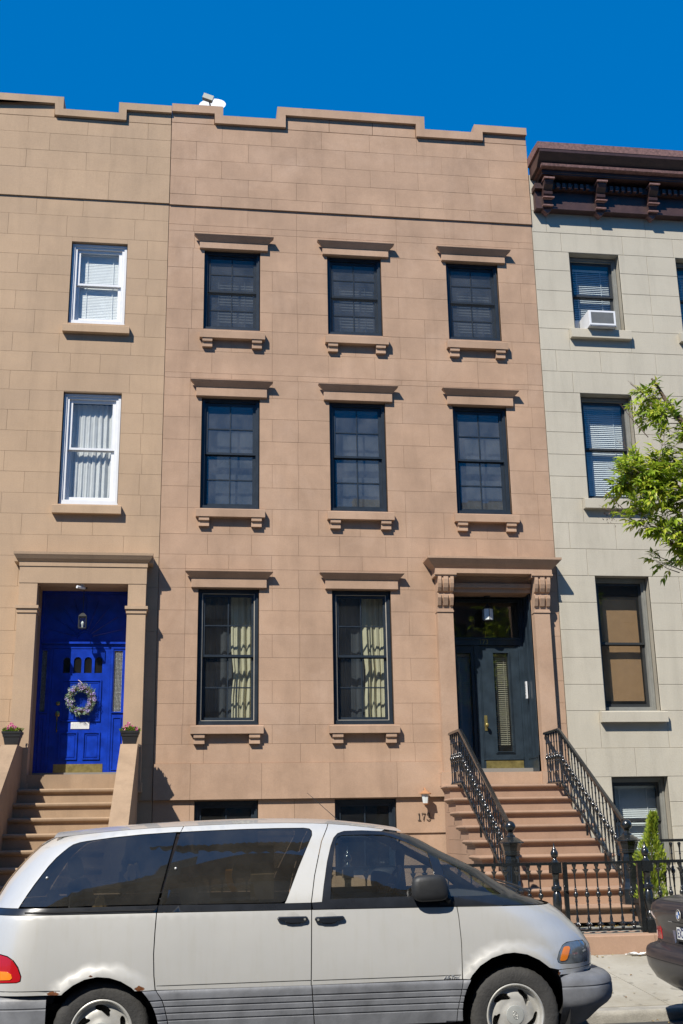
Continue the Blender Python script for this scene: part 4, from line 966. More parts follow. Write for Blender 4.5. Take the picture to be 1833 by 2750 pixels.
quarter_glass = [(-.636,1.093),(-.597,1.163),(-.558,1.225),(-.471,1.349),(-.422,1.405),(-.379,1.446),(-.349,1.470),(-.319,1.489),(-.272,1.503),(-.224,1.511),(-.034,1.533),(.165,1.550),(.403,1.562),(.356,1.379),(.281,1.09)]
sliding_glass = [(.297,1.088),(.363,1.326),(.433,1.562),(.615,1.568),(.861,1.574),(1.109,1.577),(1.317,1.576),(1.358,1.570),(1.376,1.553),(1.373,1.528),(1.348,1.477),(1.261,1.300),(1.181,1.118),(1.166,1.092),(1.140,1.082),(.698,1.084)]
door_glass = [(1.484,1.094),(1.498,1.219),(1.526,1.388),(1.550,1.490),(1.563,1.513),(1.591,1.524),(1.741,1.526),(1.908,1.522),(1.960,1.510),(2.085,1.463),(2.195,1.412),(2.230,1.393),(2.242,1.303),(2.261,1.195),(2.287,1.102),(1.904,1.098)]
vent_glass = [(2.309,1.355),(2.399,1.312),(2.520,1.245),(2.638,1.172),(2.744,1.096),(2.645,1.092),(2.350,1.092),(2.337,1.162),(2.318,1.262)]
zt = lambda x: interp(V_ZT, x)-.002
up = [(rear_edge(z)+.01, z) for z in (1.084,1.16,1.25,1.34,1.42,1.48,1.525)] + [(x, zt(x)) for x in (-.45,-.36,-.26,-.1,.05,.2,.35,.45)]
both('rear_pillar', up + [(.432,1.567)] + [(x, z+.005) for x, z in quarter_glass[12:4:-1]] + [(x-.006, z+.003) for x, z in quarter_glass[4:0:-1]] + [(-.65,1.084)], M_VAN, van)
seam2 = [(1.349,1.076),(1.381,1.252),(1.444,1.483),(1.49,1.575),(1.503,zt(1.503))]
both('sliding_door_frame', [(.437,1.568),(.457,zt(.457))] + [(x, zt(x)) for x in (.7,.95,1.2,1.4)] + [(x-g_, z) for x, z in seam2[::-1]] + [(1.165,1.076),(1.174,1.090)] + [(x+.006, z) for x, z in sliding_glass[12:8:-1]] + [(x+.003, z+.005) for x, z in sliding_glass[8:1:-1]], M_VAN, van)
frame_out = [(1.425,1.077),(1.442,1.175),(1.477,1.342),(1.510,1.450),(1.535,1.506),(1.567,1.537),(1.616,1.552),(1.746,1.554),(1.90,1.546)]
both('front_door_frame', [(x+g_, z) for x, z in seam2] + [(1.65,zt(1.65)),(1.8,zt(1.8)),(1.93,zt(1.93))] + [(x-.002, z+.002) for x, z in frame_out[::-1]], M_VAN, van)
ap = [(1.93,1.547),(2.02,1.537),(2.084,1.525),(2.175,1.492),(2.325,1.408),(2.49,1.327),(2.63,1.256),(2.755,1.175),(2.92,1.076),(3.02,1.05),(3.12,1.012)]
both('window_surround', frame_out + ap + [(x, ZB(x)+.003) for x in (3.0,2.8,2.6,2.39)] + [(x, ZB(x)+.003) for x in (2.37,2.0,1.7,1.36)] + [(1.354,1.074)], M_VBLK, van, holes=[[(x, z) for x, z in door_glass], vent_glass], off=.001)
both('door_window', door_glass, M_VGLASSF, van, off=-.007, thin=True); both('vent_window', vent_glass, M_VGLASSF, van, off=-.007, thin=True)
both('sliding_door_window', sliding_glass, M_VGLASS, van, off=-.004, thin=True); both('quarter_window', quarter_glass, M_VGLASS, van, off=-.004, thin=True)
both('belt_strip', [(rear_edge(1.04),1.042),(.284,ZB(.284)+.003),(.290,1.083),(rear_edge(1.08)+.01,1.080)], M_VBLK, van, off=.001)
both('belt_strip', [(.290,ZB(.29)+.003),(1.346,ZB(1.346)+.003),(1.347,1.073),(.294,1.083)], M_VBLK, van, off=.001)
both('slide_track', [(-.60,1.052),(.27,1.052),(.27,1.060),(-.60,1.060)], M_UNDER, van, off=.006, lip=.004)
both('sliding_door', [(x+g_, z) for x, z in seam1] + [(.45,.547),(1.336,.545),(1.339,.7),(1.342,.852),(1.346,1.028)], M_VAN, van)
both('front_door', [(1.353,1.027),(1.349,.852),(1.346,.7),(1.343,.546),(1.9,.549),(2.392,.551),(2.394,.584),(2.397,.673),(2.399,.785),(2.390,.958),(2.381,1.022)], M_VAN, van)
headlight = [(3.103,.655),(3.122,.699),(3.160,.741),(3.201,.756),(3.289,.757),(3.378,.752),(3.412,.718),(3.407,.670),(3.393,.613),(3.270,.614),(3.134,.623),(3.108,.634)]
fe = lambda z: interp(V_XF, z)-.035
fend = [(2.388,1.021),(2.6,1.019),(2.8,1.016),(3.0,1.009),(3.12,1.004)] + [(fe(z), z) for z in (1.0,.97,.94,.90,.865,.83,.8,.77,.74,.7,.66,.62,.585)] + [(3.30,.583),(3.10,.587)] + arch_f[1:] + [(2.401,.551),(2.403,.673),(2.405,.785),(2.396,.958)]
both('front_fender', fend, M_VAN, van, holes=[[(x+(x-3.26)*.03, z+(z-.685)*.05) for x, z in headlight]], step=.04)
both('headlight', smooth_loop(headlight), M_LAMP, van, off=-.002)
both('turn_signal', smooth_loop([(3.124,.645),(3.132,.668),(3.161,.723),(3.178,.733),(3.229,.730),(3.200,.675),(3.180,.640),(3.130,.638)]), M_AMBER, van, off=.001, lip=.002)
both('headlight_trim', [(3.098,.553),(3.108,.582),(3.30,.579),(3.47,.578),(3.50,.56),(3.48,.543),(3.30,.545)], M_VAN, van, off=.004)
for xs_ in ((.296,1.335),(1.351,2.388)): both('trim_line', [(xs_[0],.5725),(xs_[1],.5745),(xs_[1],.578),(xs_[0],.576)], M_UNDER, van, off=.0015, lip=.001)
both('trim_line', [(-.80,.566),(-.335,.564),(-.333,.5675),(-.80,.5695)], M_UNDER, van, off=.0015, lip=.001)
# nose, windscreen, roof and tail are built across the whole width
m = MB(); yy = lambda z: v_surf(fe(z)-.004, z)
def nose(u, v):
    z = .545+(1.004-.545)*v; w = yy(z)*1.01; y = (u*2-1)*w; return (v_front(y, z), VYC+y, z)
m.grid(nose, 30, 20); m.build('nose_panel', M_VAN, van, 60)
apx = lambda z: interp(sorted([(b, a) for a, b in ap]), z)
def shield(u, v):
    z = 1.012+(1.535-1.012)*v; xa = apx(z); w = v_surf(xa, z)-.002; y = (u*2-1)*w
    f = interp(V_XF, z); k = abs(y)/max(w, .01); return (xa+.05*max(0, 1-k**2.2)**(1/1.6), VYC+y, z)
def cut(lo, hi): return lambda u, v: shield(u, lo+(hi-lo)*v)
m = MB(); m.grid(cut(.14,.955), 24, 16); m.build('windscreen', M_VGLASSF, van, 60)
m = MB(); m.grid(cut(0,.14), 24, 4); m.build('cowl', M_VBLK, van, 60)
m = MB(); m.grid(cut(.955,1.), 24, 2); m.build('windscreen_header', M_VBLK, van, 60)
def roof(u, v):
    x = -.47+(2.06+.47)*u; w = v_surf(x, zt(x))*1.002 if -.40 < x < 2.03 else v_surf(max(min(x,2.03),-.40), zt(x)-.004); y = (v*2-1)
    return (x, VYC+y*w, zt(x)+.002+.040*(1-abs(y)**2.4))
m = MB(); m.grid(roof, 40, 22); m.build('roof', M_VAN, van, 60)
m = MB(); m.grid(lambda u, v: (-.15+2.1*u, VYC+(v*2-1)*.54, zt(-.15+2.1*u)-.05+.03*(1-abs(v*2-1)**2)), 20, 6); m.build('headliner', M_VINT, van, 60)
def tailg(u, v):
    z = .50+(1.558-.50)*v; r = interp(V_XR, z); w = v_surf(rear_edge(z)+.002, z)*1.005; y = (u*2-1)*w; k = abs(y)/max(.01, v_half(r+.6, z))
    return (r+LR-LR*max(0, 1-min(1, k)**NR)**(1/NR), VYC+y, z)
def cutt(lo, hi): return lambda u, v: tailg(u, lo+(hi-lo)*v)
m = MB(); m.grid(cutt(0,.56), 20, 12); m.build('tailgate', M_VAN, van, 60)
m = MB(); m.grid(cutt(.56,.94), 20, 10); m.build('rear_window', M_VGLASS, van, 60)
m = MB(); m.grid(cutt(.94,1.), 20, 3); m.build('rear_spoiler', M_VAN, van, 60)
both('rear_header', [(-.555,1.47),(-.30,1.505),(-.30,1.557),(-.40,1.553),(-.46,1.545),(-.52,1.525)], M_VAN, van, off=-.010)
# lower cladding with ribs
GROOVES = [.481,.441,.400,.357]
def clad_y(x, z):
    e = .010
    for gz in GROOVES:
        d = abs(z-gz)
        if d < .007: e -= .010*(1-d/.007)
    if z > .52: e -= .010*((z-.52)/.025)**2
    return v_surf(x, z)+e+v_flare(x, z)
def clad(xl, xr, z0=.275, z1=.544, ribs=True, nx=14):
    rows = [z0,z0+.01,z0+.04]
    for gz in GROOVES[::-1]: rows += [gz-.012,gz-.007,gz-.002,gz+.002,gz+.007,gz+.012]
    rows += [.505,.52,.53,.538,z1]
    for s in (-1, 1):
        m = MB(); vs_ = []
        for z in rows:
            a, b = xl(z), xr(z)
            for k in range(nx+1):
                x = a+(b-a)*k/nx; vs_.append((x, VYC+s*clad_y(x, z), z))
        n = nx+1; m.add(vs_, [(i*n+k, i*n+k+1, (i+1)*n+k+1, (i+1)*n+k) for i in range(len(rows)-1) for k in range(nx)])
        b = len(m.v); e = [(i*n) for i in range(len(rows))]; 
        for col_ in (0, nx):
            idx = [i*n+col_ for i in range(len(rows))]; b = len(m.v); m.v += [(m.v[i][0], m.v[i][1]-s*.03, m.v[i][2]) for i in idx]
            m.f += [(idx[i], idx[i+1], b+i+1, b+i) for i in range(len(idx)-1)]
        idx = list(range(n)); b = len(m.v); m.v += [(m.v[i][0], VYC+s*.70, m.v[i][2]-.01) for i in idx]; m.f += [(idx[i], idx[i+1], b+i+1, b+i) for i in range(n-1)]
        idx = [(len(rows)-1)*n+k for k in range(n)]; b = len(m.v); m.v += [(m.v[i][0], m.v[i][1]-s*.02, m.v[i][2]) for i in idx]; m.f += [(idx[i], idx[i+1], b+i+1, b+i) for i in range(n-1)]
        recalc(m.build('side_cladding', M_CLAD, van, 25))
s1 = lambda z: interp([(.27,.385),(.334,.377),(.392,.364),(.479,.336),(.544,.294)], z)
ar = lambda z: -.06+math.sqrt(max(.0, .378**2-(z-.272)**2))
af = lambda z: 2.772-math.sqrt(max(.0, .388**2-(z-.325)**2))
sf = lambda z: interp([(.27,2.345),(.349,2.353),(.481,2.385),(.544,2.399)], z)
clad(ar, lambda z: s1(z)-.003, nx=4); clad(lambda z: s1(z)+.003, lambda z: interp([(.27,1.358),(.544,1.340)], z)); clad(lambda z: interp([(.27,1.365),(.544,1.347)], z), lambda z: sf(z)-.003); clad(lambda z: sf(z)+.003, lambda z: max(af(z), sf(z)+.012), nx=3)
# bumpers swept round the ends
def bumper(name, prof, front):
    m = MB(); nY = 40; vs_ = []
    for (o, z) in prof:
        for k in range(nY+1):
            t = (k/nY*2-1); th = t*math.pi/2
            if front:
                a = .505+o*1.0; bb = .868+o*.55; ex = 2/2.9
                y = math.copysign(abs(math.sin(th))**ex, th)*bb; x = 3.115+a*abs(math.cos(th))**ex
            else:
                a = .63+o; bb = .868+o*.5; ex = 2/3.2
                y = math.copysign(abs(math.sin(th))**ex, th)*bb; x = -.425-a*abs(math.cos(th))**ex
            vs_.append((x, VYC+y, z))
    n = nY+1; m.add(vs_, [(i*n+k, i*n+k+1, (i+1)*n+k+1, (i+1)*n+k) for i in range(len(prof)-1) for k in range(nY)])
    return recalc(m.build(name, M_CLAD, van, 40))
bumper('front_bumper', [(-.20,.205),(-.16,.225),(-.07,.295),(-.005,.335),(.022,.362),(.034,.40),(.034,.45),(.031,.463),(.026,.466),(.026,.471),(.032,.475),(.025,.50),(.0,.525),(-.04,.54),(-.12,.552)], True)
bumper('rear_bumper', [(-.08,.20),(-.01,.24),(.02,.30),(.03,.36),(.03,.445),(.02,.45),(.02,.456),(.03,.46),(.022,.50),(.0,.525),(-.05,.538)], False)
# dark inner structure, wheel wells, floor, seats
m = MB(); m.box(-.90,3.15,VYC-.60,VYC+.60,.17,.42); m.box(.36,2.34,VYC-.80,VYC+.80,.20,.42); m.build('underbody', M_UNDER, van)
m = MB()
for s in (-1, 1): m.box(-.55,.27,VYC+s*.70-.01,VYC+s*.70+.01,.66,1.06); m.box(.29,2.37,VYC+s*.79-.01,VYC+s*.79+.01,.43,1.05)
m.box(-.86,2.9,VYC-.69,VYC+.69,.421,.46); m.box(2.40,3.05,VYC-.68,VYC+.68,.72,.75)
m.build('door_trim', M_VINT, van)
for (cx, cz, ra) in ARCH:
    for s in (-1, 1):
        m = MB()
        def lin(u, v, cx=cx, cz=cz, ra=ra, s=s):
            a = R(-25+230*u); return (cx+(ra+.012)*math.cos(a), VYC+s*(.52+.345*v), cz+(ra+.012)*math.sin(a))
        m.grid(lin, 20, 1)
        b = len(m.v); m.v += [(cx+(ra+.03)*math.cos(R(18*k)), VYC+s*.515, cz+(ra+.03)*math.sin(R(18*k))) for k in range(20)]; m.f.append(tuple(range(b, b+20))); m.build('wheel_well', M_UNDER, van, 60)
def seat(x, yc, w):
    m = MB(); Y0 = VYC+yc
    def cushion(cx, cy, cz, sx, sy, sz, tilt):
        b = len(m.v); n1, n2 = 8, 12
        for i in range(n1+1):
            for j in range(n2):
                p = -math.pi/2+math.pi*i/n1; t = 2*math.pi*j/n2; e = .5
                f = lambda c: math.copysign(abs(c)**e, c)
                q = Vector((sx*f(math.cos(p))*f(math.cos(t)), sy*f(math.cos(p))*f(math.sin(t)), sz*f(math.sin(p)))); q.rotate(Matrix.Rotation(tilt, 3, 'Y')); m.v.append((cx+q.x, cy+q.y, cz+q.z))
        for i in range(n1):
            for j in range(n2): m.f.append((b+i*n2+j, b+i*n2+(j+1) % n2, b+(i+1)*n2+(j+1) % n2, b+(i+1)*n2+j))
    cushion(x, Y0, .70, .25, w, .08, 0); cushion(x-.22, Y0, .98, .07, w*.95, .27, -.25); cushion(x-.30, Y0, 1.32, .05, min(w*.5,.13), .08, -.25); m.box(x-.2, x+.2, Y0-w*.8, Y0+w*.8, .461, .63)
    m.build('seat', M_VINT, van, 60)
seat(1.72,-.40,.25); seat(1.72,.40,.25); seat(.75,0,.55); seat(-.05,0,.58)
m = MB(); m.prism([(2.30,.75),(2.24,.98),(2.34,1.055),(2.75,1.07),(3.0,1.04),(3.0,.75)], 'y', VYC-.66, VYC+.66); recalc(m.build('dashboard', M_VINT, van, 30))
m = MB(); m.tube([(2.14+.075*math.sin(a), VYC+.40+.18*math.cos(a), 1.10+.165*math.sin(a)) for a in [2*math.pi*k/24 for k in range(24)]], .014, 6, closed=True); m.tube([(2.14,VYC+.40,1.10),(2.32,VYC+.40,1.0)], .03, 6); m.tube([(2.15,VYC+.24,1.12),(2.15,VYC+.56,1.12)], .012, 5); m.build('steering_wheel', M_BLACKP, van, 60)
m = MB(); m.tube([(2.18,VYC+.06,1.515),(2.14,VYC+.03,1.45)], .008, 5); m.box(2.10,2.12,VYC-.10,VYC+.12,1.40,1.46); m.build('rear_view_mirror', M_BLACKP, van)
# door handles
for (xa, xb, zc, flip) in ((1.106,1.320,.971,1),(1.369,1.577,.965,-1)):
    for s in (-1, 1):
        xm = (xa+xb)/2
        m = MB(); f = v_y(xm, zc)
        def ell(r1, r2, o): return [(xm+r1*math.cos(R(k*15)), VYC+s*(f+o), zc+r2*math.sin(R(k*15))) for k in range(24)]
        b = len(m.v); m.v += ell(.056,.05,.0012)+ell(.046,.04,-.02*0+.0025); 
        m.f += [(b+k, b+(k+1) % 24, b+24+(k+1) % 24, b+24+k) for k in range(24)] + [tuple(range(b+24, b+48))]
        recalc(m.build('handle_recess', M_VAN, van, 50))
        m = MB(); pts = [(xa+.012,zc-.004),(xa+.004,zc),(xa,zc+.010),(xa+.012,zc+.02),(xb-.012,zc+.018),(xb-.002,zc+.012),(xb,zc),(xb-.008,zc-.014),(xb-.045,zc-.022),(xb-.055,zc-.028),(xm-.01,zc-.03),(xa+.06,zc-.022),(xa+.055,zc-.012)]
        pts = [(p[0], p[1]) for p in pts] if flip > 0 else [(xa+xb-p[0], p[1]) for p in pts][::-1]
        m.v = [(x, VYC+s*(f+.004), z) for x, z in pts] + [(x, VYC+s*(f+.020), z) for x, z in pts] + [(xm+(x-xm)*.95, VYC+s*(f+.026), zc-.003+(z-zc+.003)*.7) for x, z in pts]
        n = len(pts); m.f = [(i, (i+1) % n, n+(i+1) % n, n+i) for i in range(n)] + [(n+i, n+(i+1) % n, 2*n+(i+1) % n, 2*n+i) for i in range(n)] + [tuple(range(2*n, 3*n))]
        dh = recalc(m.build('door_handle', M_VBLK, van, 35))
        m = MB(); lx = xb-.022 if flip > 0 else xa+.022; m.lathe([(.008,-.002),(.008,.002)], (0,0,0), 10); xf(m, Matrix.Translation((lx, VYC+s*(f+.0275), zc)) @ Matrix.Rotation(R(90), 4, 'X')); m.build('key_lock', M_GREYFRAME, dh)
# side mirrors
for s in (-1, 1):
    m = MB(); cx, cy, cz = 2.185, VYC+s*.915, 1.155
    n1, n2 = 10, 16; b = 0; f = lambda c, e: math.copysign(abs(c)**e, c)
    for i in range(n1+1):
        for j in range(n2):
            p = -math.pi/2+math.pi*i/n1; t = 2*math.pi*j/n2
            y = .055*f(math.cos(p),.6)*f(math.sin(t),.7); x = .132*f(math.cos(p),.5)*f(math.cos(t),.5); z = .090*f(math.sin(p),.62)
            m.v.append((cx+x+(.02 if x > 0 else 0)*(-z*6), cy+y*s, cz+z+x*.02))
    for i in range(n1):
        for j in range(n2): m.f.append((i*n2+j, i*n2+(j+1) % n2, (i+1)*n2+(j+1) % n2, (i+1)*n2+j))
    sm = recalc(m.build('side_mirror', M_BLACKP, van, 60))
    m = MB(); m.tube([(2.30,VYC+s*.88,1.105),(2.325,VYC+s*.885,1.075),(2.33,VYC+s*.865,1.05)], .028, 8, r2=.02); m.box(2.265,2.36,VYC+s*.876-.008,VYC+s*.876+.008,1.035,1.058); m.build('mirror_bracket', M_BLACKP, sm, 40)
# badge, window bolts, aerial
m = xf(text_mb('All-Trac', .034, .0015, .35), Matrix.Translation((2.262, VYC-v_y(2.3,.56)-.004, .553)) @ Matrix.Rotation(R(90), 4, 'X')); m.build('door_badge', M_SLATG, van)
for (x, z) in ((-.475,1.275),(.405,1.32)):
    m = MB(); m.lathe([(.010,0),(.010,.004),(.006,.009),(.001,.010)], (0,0,0), 10); xf(m, Matrix.Translation((x, VYC-v_y(x,z)+.002, z)) @ Matrix.Rotation(R(90), 4, 'X')); m.build('window_bolt', M_ALLOY, van, 50)
m = MB(); m.tube([(1.72,VYC+.30,1.62),(1.45,VYC+.33,1.86)], .003, 4, r2=.0015); m.build('aerial', M_BLACKP, van)
# wiper arms resting at the foot of the windscreen
m = MB(); m.tube([(3.02,VYC-.55,1.095),(2.96,VYC-.35,1.135),(2.93,VYC+.1,1.16)], .008, 5); m.tube([(3.06,VYC-.1,1.08),(2.99,VYC+.1,1.125),(2.97,VYC+.5,1.12)], .008, 5); m.build('wiper_arms', M_BLACKP, van)
# wheels: tyre with tread blocks, alloy rim with five openings, cap with emblem
def wheel_parts(rad=.322, wid=.20):
    P = {}
    m = MB(); prof = [(rad*.64,-.09),(rad*.66,-.098),(rad*.78,-.104),(rad*.90,-.098),(rad*.965,-.086),(rad*.995,-.07)]
    ring_ = [(r, y) for r, y in prof] + [(rad,-.055),(rad,-.036),(rad*.975,-.034),(rad*.975,-.028),(rad,-.026),(rad,-.004),(rad*.975,-.003),(rad*.975,.003),(rad,.004),(rad,.026),(rad*.975,.028),(rad*.975,.034),(rad,.036),(rad,.055)] + [(r, -y) for r, y in prof[::-1]]
    n = 72; vs_ = []
    for (r, y) in ring_:
        for k in range(n):
            a = 2*math.pi*k/n; rr = r*(1-.012*((k % 2) if r > rad*.96 else 0)); vs_.append((rr*math.cos(a), y, rr*math.sin(a)))
    m.add(vs_, [(i*n+k, i*n+(k+1) % n, (i+1)*n+(k+1) % n, (i+1)*n+k) for i in range(len(ring_)-1) for k in range(n)])
    o = recalc(m.build('tyre', M_RUBBER, None, 30, origin=(0,0,0))); P['tyre'] = o.data; bpy.data.objects.remove(o)
    # rim face
    R0 = rad*.645
    outer = [(R0*math.cos(2*math.pi*k/60), R0*math.sin(2*math.pi*k/60)) for k in range(60)]
    holes = []
    for k in range(5):
        a0 = R(72*k+20)
        h = []
        for t in range(18):
            u = 2*math.pi*t/18; r = R0*(.66+.165*math.cos(u)); a = a0+.27*math.sin(u)*(1.25 if math.cos(u) > 0 else .8)+.30*math.cos(u)
            h.append((r*math.cos(a), r*math.sin(a)))
        holes.append(h)
    def dep(p):
        r = math.hypot(*p)/R0
        return interp([(0,-.078),(.33,-.078),(.40,-.070),(.62,-.066),(.80,-.050),(.88,-.058),(.91,-.085),(.955,-.096),(1.,-.092)], r)
    vs2 = []; es = []
    for L in [outer]+holes:
        b = len(vs2); vs2 += [Vector(p) for p in L]; es += [(b+i, b+(i+1) % len(L)) for i in range(len(L))]
    for rr in (.1,.2,.33,.40,.5,.62,.72,.80,.84,.88,.90,.92,.955,.98):
        nk = 60 if rr > .75 else max(8, int(60*rr))
        for k in range(nk):
            p = (R0*rr*math.cos(2*math.pi*k/nk), R0*rr*math.sin(2*math.pi*k/nk))
            if not any(inside(p, h) for h in holes) and min(math.dist(p, q) for h in holes for q in h) > .006: vs2.append(Vector(p))
    r = delaunay_2d_cdt(vs2, es, [], 0, 1e-7); m = MB()
    m.v = [(v.x, dep(v), v.y) for v in r[0]]
    m.f = [tuple(f) for f in r[2] if not any(inside(sum((r[0][i] for i in f), Vector((0,0)))/3, h) for h in holes)]
    for h in holes:
        b = len(m.v); nh = len(h); m.v += [(x, dep((x,z)), z) for x, z in h] + [(x*.97, dep((x,z))+.035, z*.97) for x, z in h]
        m.f += [(b+i, b+(i+1) % nh, b+nh+(i+1) % nh, b+nh+i) for i in range(nh)]
    o = recalc(m.build('rim', M_ALLOY, None, 40, origin=(0,0,0))); P['rim'] = o.data; bpy.data.objects.remove(o)
    m = MB(); m.lathe([(R0*.98,-.05),(R0*.98,.09)], (0,0,0), 30, caps=False); m.lathe([(.02,.02),(R0*.98,.02)], (0,0,0), 30, caps=False); xf(m, Matrix.Rotation(R(-90), 4, 'X') @ Matrix.Scale(-1, 4, (0,0,1))); o = m.build('wheel_barrel', M_UNDER, None, origin=(0,0,0)); P['wheel_barrel'] = o.data; bpy.data.objects.remove(o)
    m = MB(); m.lathe([(.001,.0845),(.050,.084),(.062,.082),(.066,.076),(.066,.06)], (0,0,0), 28, caps=False); xf(m, Matrix.Rotation(R(90), 4, 'X')); o = recalc(m.build('hub_cap', M_SLATG2, None, 40, origin=(0,0,0))); P['hub_cap'] = o.data; bpy.data.objects.remove(o)
    m = MB()
    def el(a, b, cz, tilt=0): return [(a*math.cos(R(15*k)), -.086, cz+b*math.sin(R(15*k))) for k in range(24)]
    m.tube(el(.026,.018,0), .0014, 4, closed=True); m.tube(el(.008,.018,0), .0012, 4, closed=True); m.tube(el(.016,.007,.008), .0012, 4, closed=True)
    xf(m, Matrix.Rotation(R(28), 4, 'Y')); o = m.build('hub_emblem', M_ALLOY, None, 60, origin=(0,0,0)); P['hub_emblem'] = o.data; bpy.data.objects.remove(o)
    return P
M_SLATG2 = plain('hub_cap_grey', (.36,.37,.35), .45, metal=.2, var=.1)
WP = wheel_parts()
def add_wheel(parent, c, s, rot):
    """s=-1 faces the viewer; parts share mesh data"""
    w = bpy.data.objects.new('wheel', WP['rim']); col.objects.link(w); w.parent = parent; w.location = Vector(c)-ORG[parent.name]
    w.rotation_euler = (0, rot, 0) if s < 0 else (0, rot, math.pi); ORG[w.name] = Vector(c)
    for k in ('tyre','wheel_barrel','hub_cap','hub_emblem'):
        o = bpy.data.objects.new(k, WP[k]); col.objects.link(o); o.parent = w
    return w
for (x, z) in ((-.062,.292),(2.775,.298)):
    add_wheel(van, (x, VYC-.765, z), -1, random.uniform(0,6)); add_wheel(van, (x, VYC+.765, z), 1, random.uniform(0,6))
# ---------------------------------------------------------------- dark sedan, its tail just in the frame
SYC = -7.36
M_SEDAN = plain('sedan_graphite', (.020,.020,.027), .45, metal=.0, var=.1, coat=.35, coat_rough=.04)
M_PLATE = plain('plate_white', (.68,.69,.66), .45); M_CHAR = plain('plate_blue_letters', (.02,.03,.12), .5)
S_XR = [(.20,4.62),(.26,4.50),(.33,4.385),(.42,4.33),(.52,4.318),(.565,4.332),(.585,4.36),(.60,4.42),(.62,4.432),(.70,4.435),(.77,4.432),(.80,4.41),(.83,4.392),(.88,4.385),(.92,4.40),(.95,4.44),(.968,4.50),(.978,4.56)]
S_HW = [(.20,.78),(.30,.83),(.45,.865),(.58,.872),(.62,.862),(.75,.865),(.88,.835),(.94,.79),(.968,.75),(.978,.72)]
def s_rear(y, z, o=0.):
    k = min(.999, abs(y)/interp(S_HW, z)); return interp(S_XR, z)-o+.26*(1-(1-k**3.4)**(1/3.4))
sed = thing('parked_sedan', 'dark graphite sedan parked at the right edge, its tail and number plate in view', 'car', (6.6,SYC,-.03))
def s_ring(z):
    """plan outline at height z, tail rounded, nose rounded"""
    pts = []; hw = interp(S_HW, z)
    for k in range(25):
        t = (k/24*2-1); th = t*math.pi/2; y = math.sin(th)*hw*.999; pts.append((s_rear(y, z), y))
    nose = interp([(.20,8.75),(.35,8.88),(.55,8.90),(.70,8.84),(.80,8.6),(.90,7.7),(.978,7.1)], z)
    for k in range(25):
        th = (1-k/12)*math.pi/2; y = math.sin(th)*hw*.999; kk = abs(y)/hw; pts.append((nose-.5*(1-(1-min(.999, kk)**2.8)**(1/2.8)), y))
    return pts
zz_ = [.20,.26,.33,.42,.50,.55,.572,.585,.594,.604,.62,.66,.72,.80,.86,.90,.92,.94,.956,.968,.978]
m = MB(); n = 50
for z in zz_: m.v += [(x, SYC+y, z) for x, y in s_ring(z)]
m.f = [(i*n+k, i*n+(k+1) % n, (i+1)*n+(k+1) % n, (i+1)*n+k) for i in range(len(zz_)-1) for k in range(n)] + [tuple(range((len(zz_)-1)*n, len(zz_)*n)), tuple(range(n-1, -1, -1))]
recalc(m.build('body', M_SEDAN, sed, 38))
def s_patch(name, yz, mat, o, parent=None, step=.03, thick=.004):
    """piece of trim following the tail surface; yz outline in (across, height)"""
    L = dense(yz, step); vs2 = [Vector(p) for p in L]; es = [(i, (i+1) % len(L)) for i in range(len(L))]
    ys = [p[0] for p in L]; zs = [p[1] for p in L]; y = min(ys)+step/2
    while y < max(ys):
        z = min(zs)+step/2
        while z < max(zs):
            if inside((y,z), L): vs2.append(Vector((y,z)))
            z += step
        y += step
    r = delaunay_2d_cdt(vs2, es, [], 0, 1e-7); m = MB(); m.v = [(s_rear(v.x, v.y, o), SYC+v.x, v.y) for v in r[0]]
    m.f = [tuple(f) for f in r[2] if inside(sum((r[0][i] for i in f), Vector((0,0)))/3, L)]
    b = len(m.v); nL = len(L); m.v += [(s_rear(p[0], p[1], o), SYC+p[0], p[1]) for p in L]+[(s_rear(p[0], p[1], o-thick-.004), SYC+p[0], p[1]) for p in L]
    m.f += [(b+i, b+(i+1) % nL, b+nL+(i+1) % nL, b+nL+i) for i in range(nL)]
    return recalc(m.build(name, mat, parent or sed, 40))
M_LENSW = plain('lamp_white_lens', (.50,.42,.40), .15, coat=1.)
for s in (1, -1):
    def ms(p): return [(s*y, z) for y, z in p]
    tl = s_patch('tail_light', ms([(.84,.80),(.80,.80),(.56,.775),(.53,.66),(.53,.64),(.85,.63)]), M_RED, .004)
    s_patch('reversing_lens', ms([(.83,.85),(.70,.845),(.60,.785),(.80,.808),(.83,.808)]), M_LENSW, .004, tl)
    s_patch('lens_bars', ms([(.76,.70),(.68,.70),(.68,.65),(.765,.645)]), M_LENSW, .006, tl)
s_patch('trunk_edge', [(-.60,.955),(.60,.955),(.61,.950),(-.61,.950)], M_BLACKP, .0015, thick=.002)
s_patch('trunk_seam', [(-.635,.645),(-.56,.618),(.56,.618),(.635,.645),(.631,.648),(.555,.622),(-.555,.622),(-.631,.648)], M_UNDER, .0012, thick=.001)
s_patch('bumper_seam', [(-.84,.503),(.84,.503),(.84,.498),(-.84,.498)], M_UNDER, .0015, thick=.001)
pr_ = s_patch('plate_recess', [(-.30,.80),(.30,.80),(.235,.63),(-.235,.63)], M_UNDER, .0015)
M_RECSKY = plain('recess_side_skylit', (.10,.16,.30), .25, metal=.5, coat=1.)  # blue of the sky caught by the recess wall, painted into its colour
s_patch('recess_side_skylit', [(.30,.80),(.215,.80),(.215,.64),(.235,.63)], M_RECSKY, .003, pr_)
m = MB(); xp = s_rear(0,.71)-.016; m.box(xp, xp+.012, SYC-.155, SYC+.155, .655, .80); m.build('plate_holder', M_BLACKP, pr_)
m = MB(); m.box(xp-.003, xp-.0005, SYC-.15, SYC+.15, .672, .762); m.build('number_plate', M_PLATE, pr_)
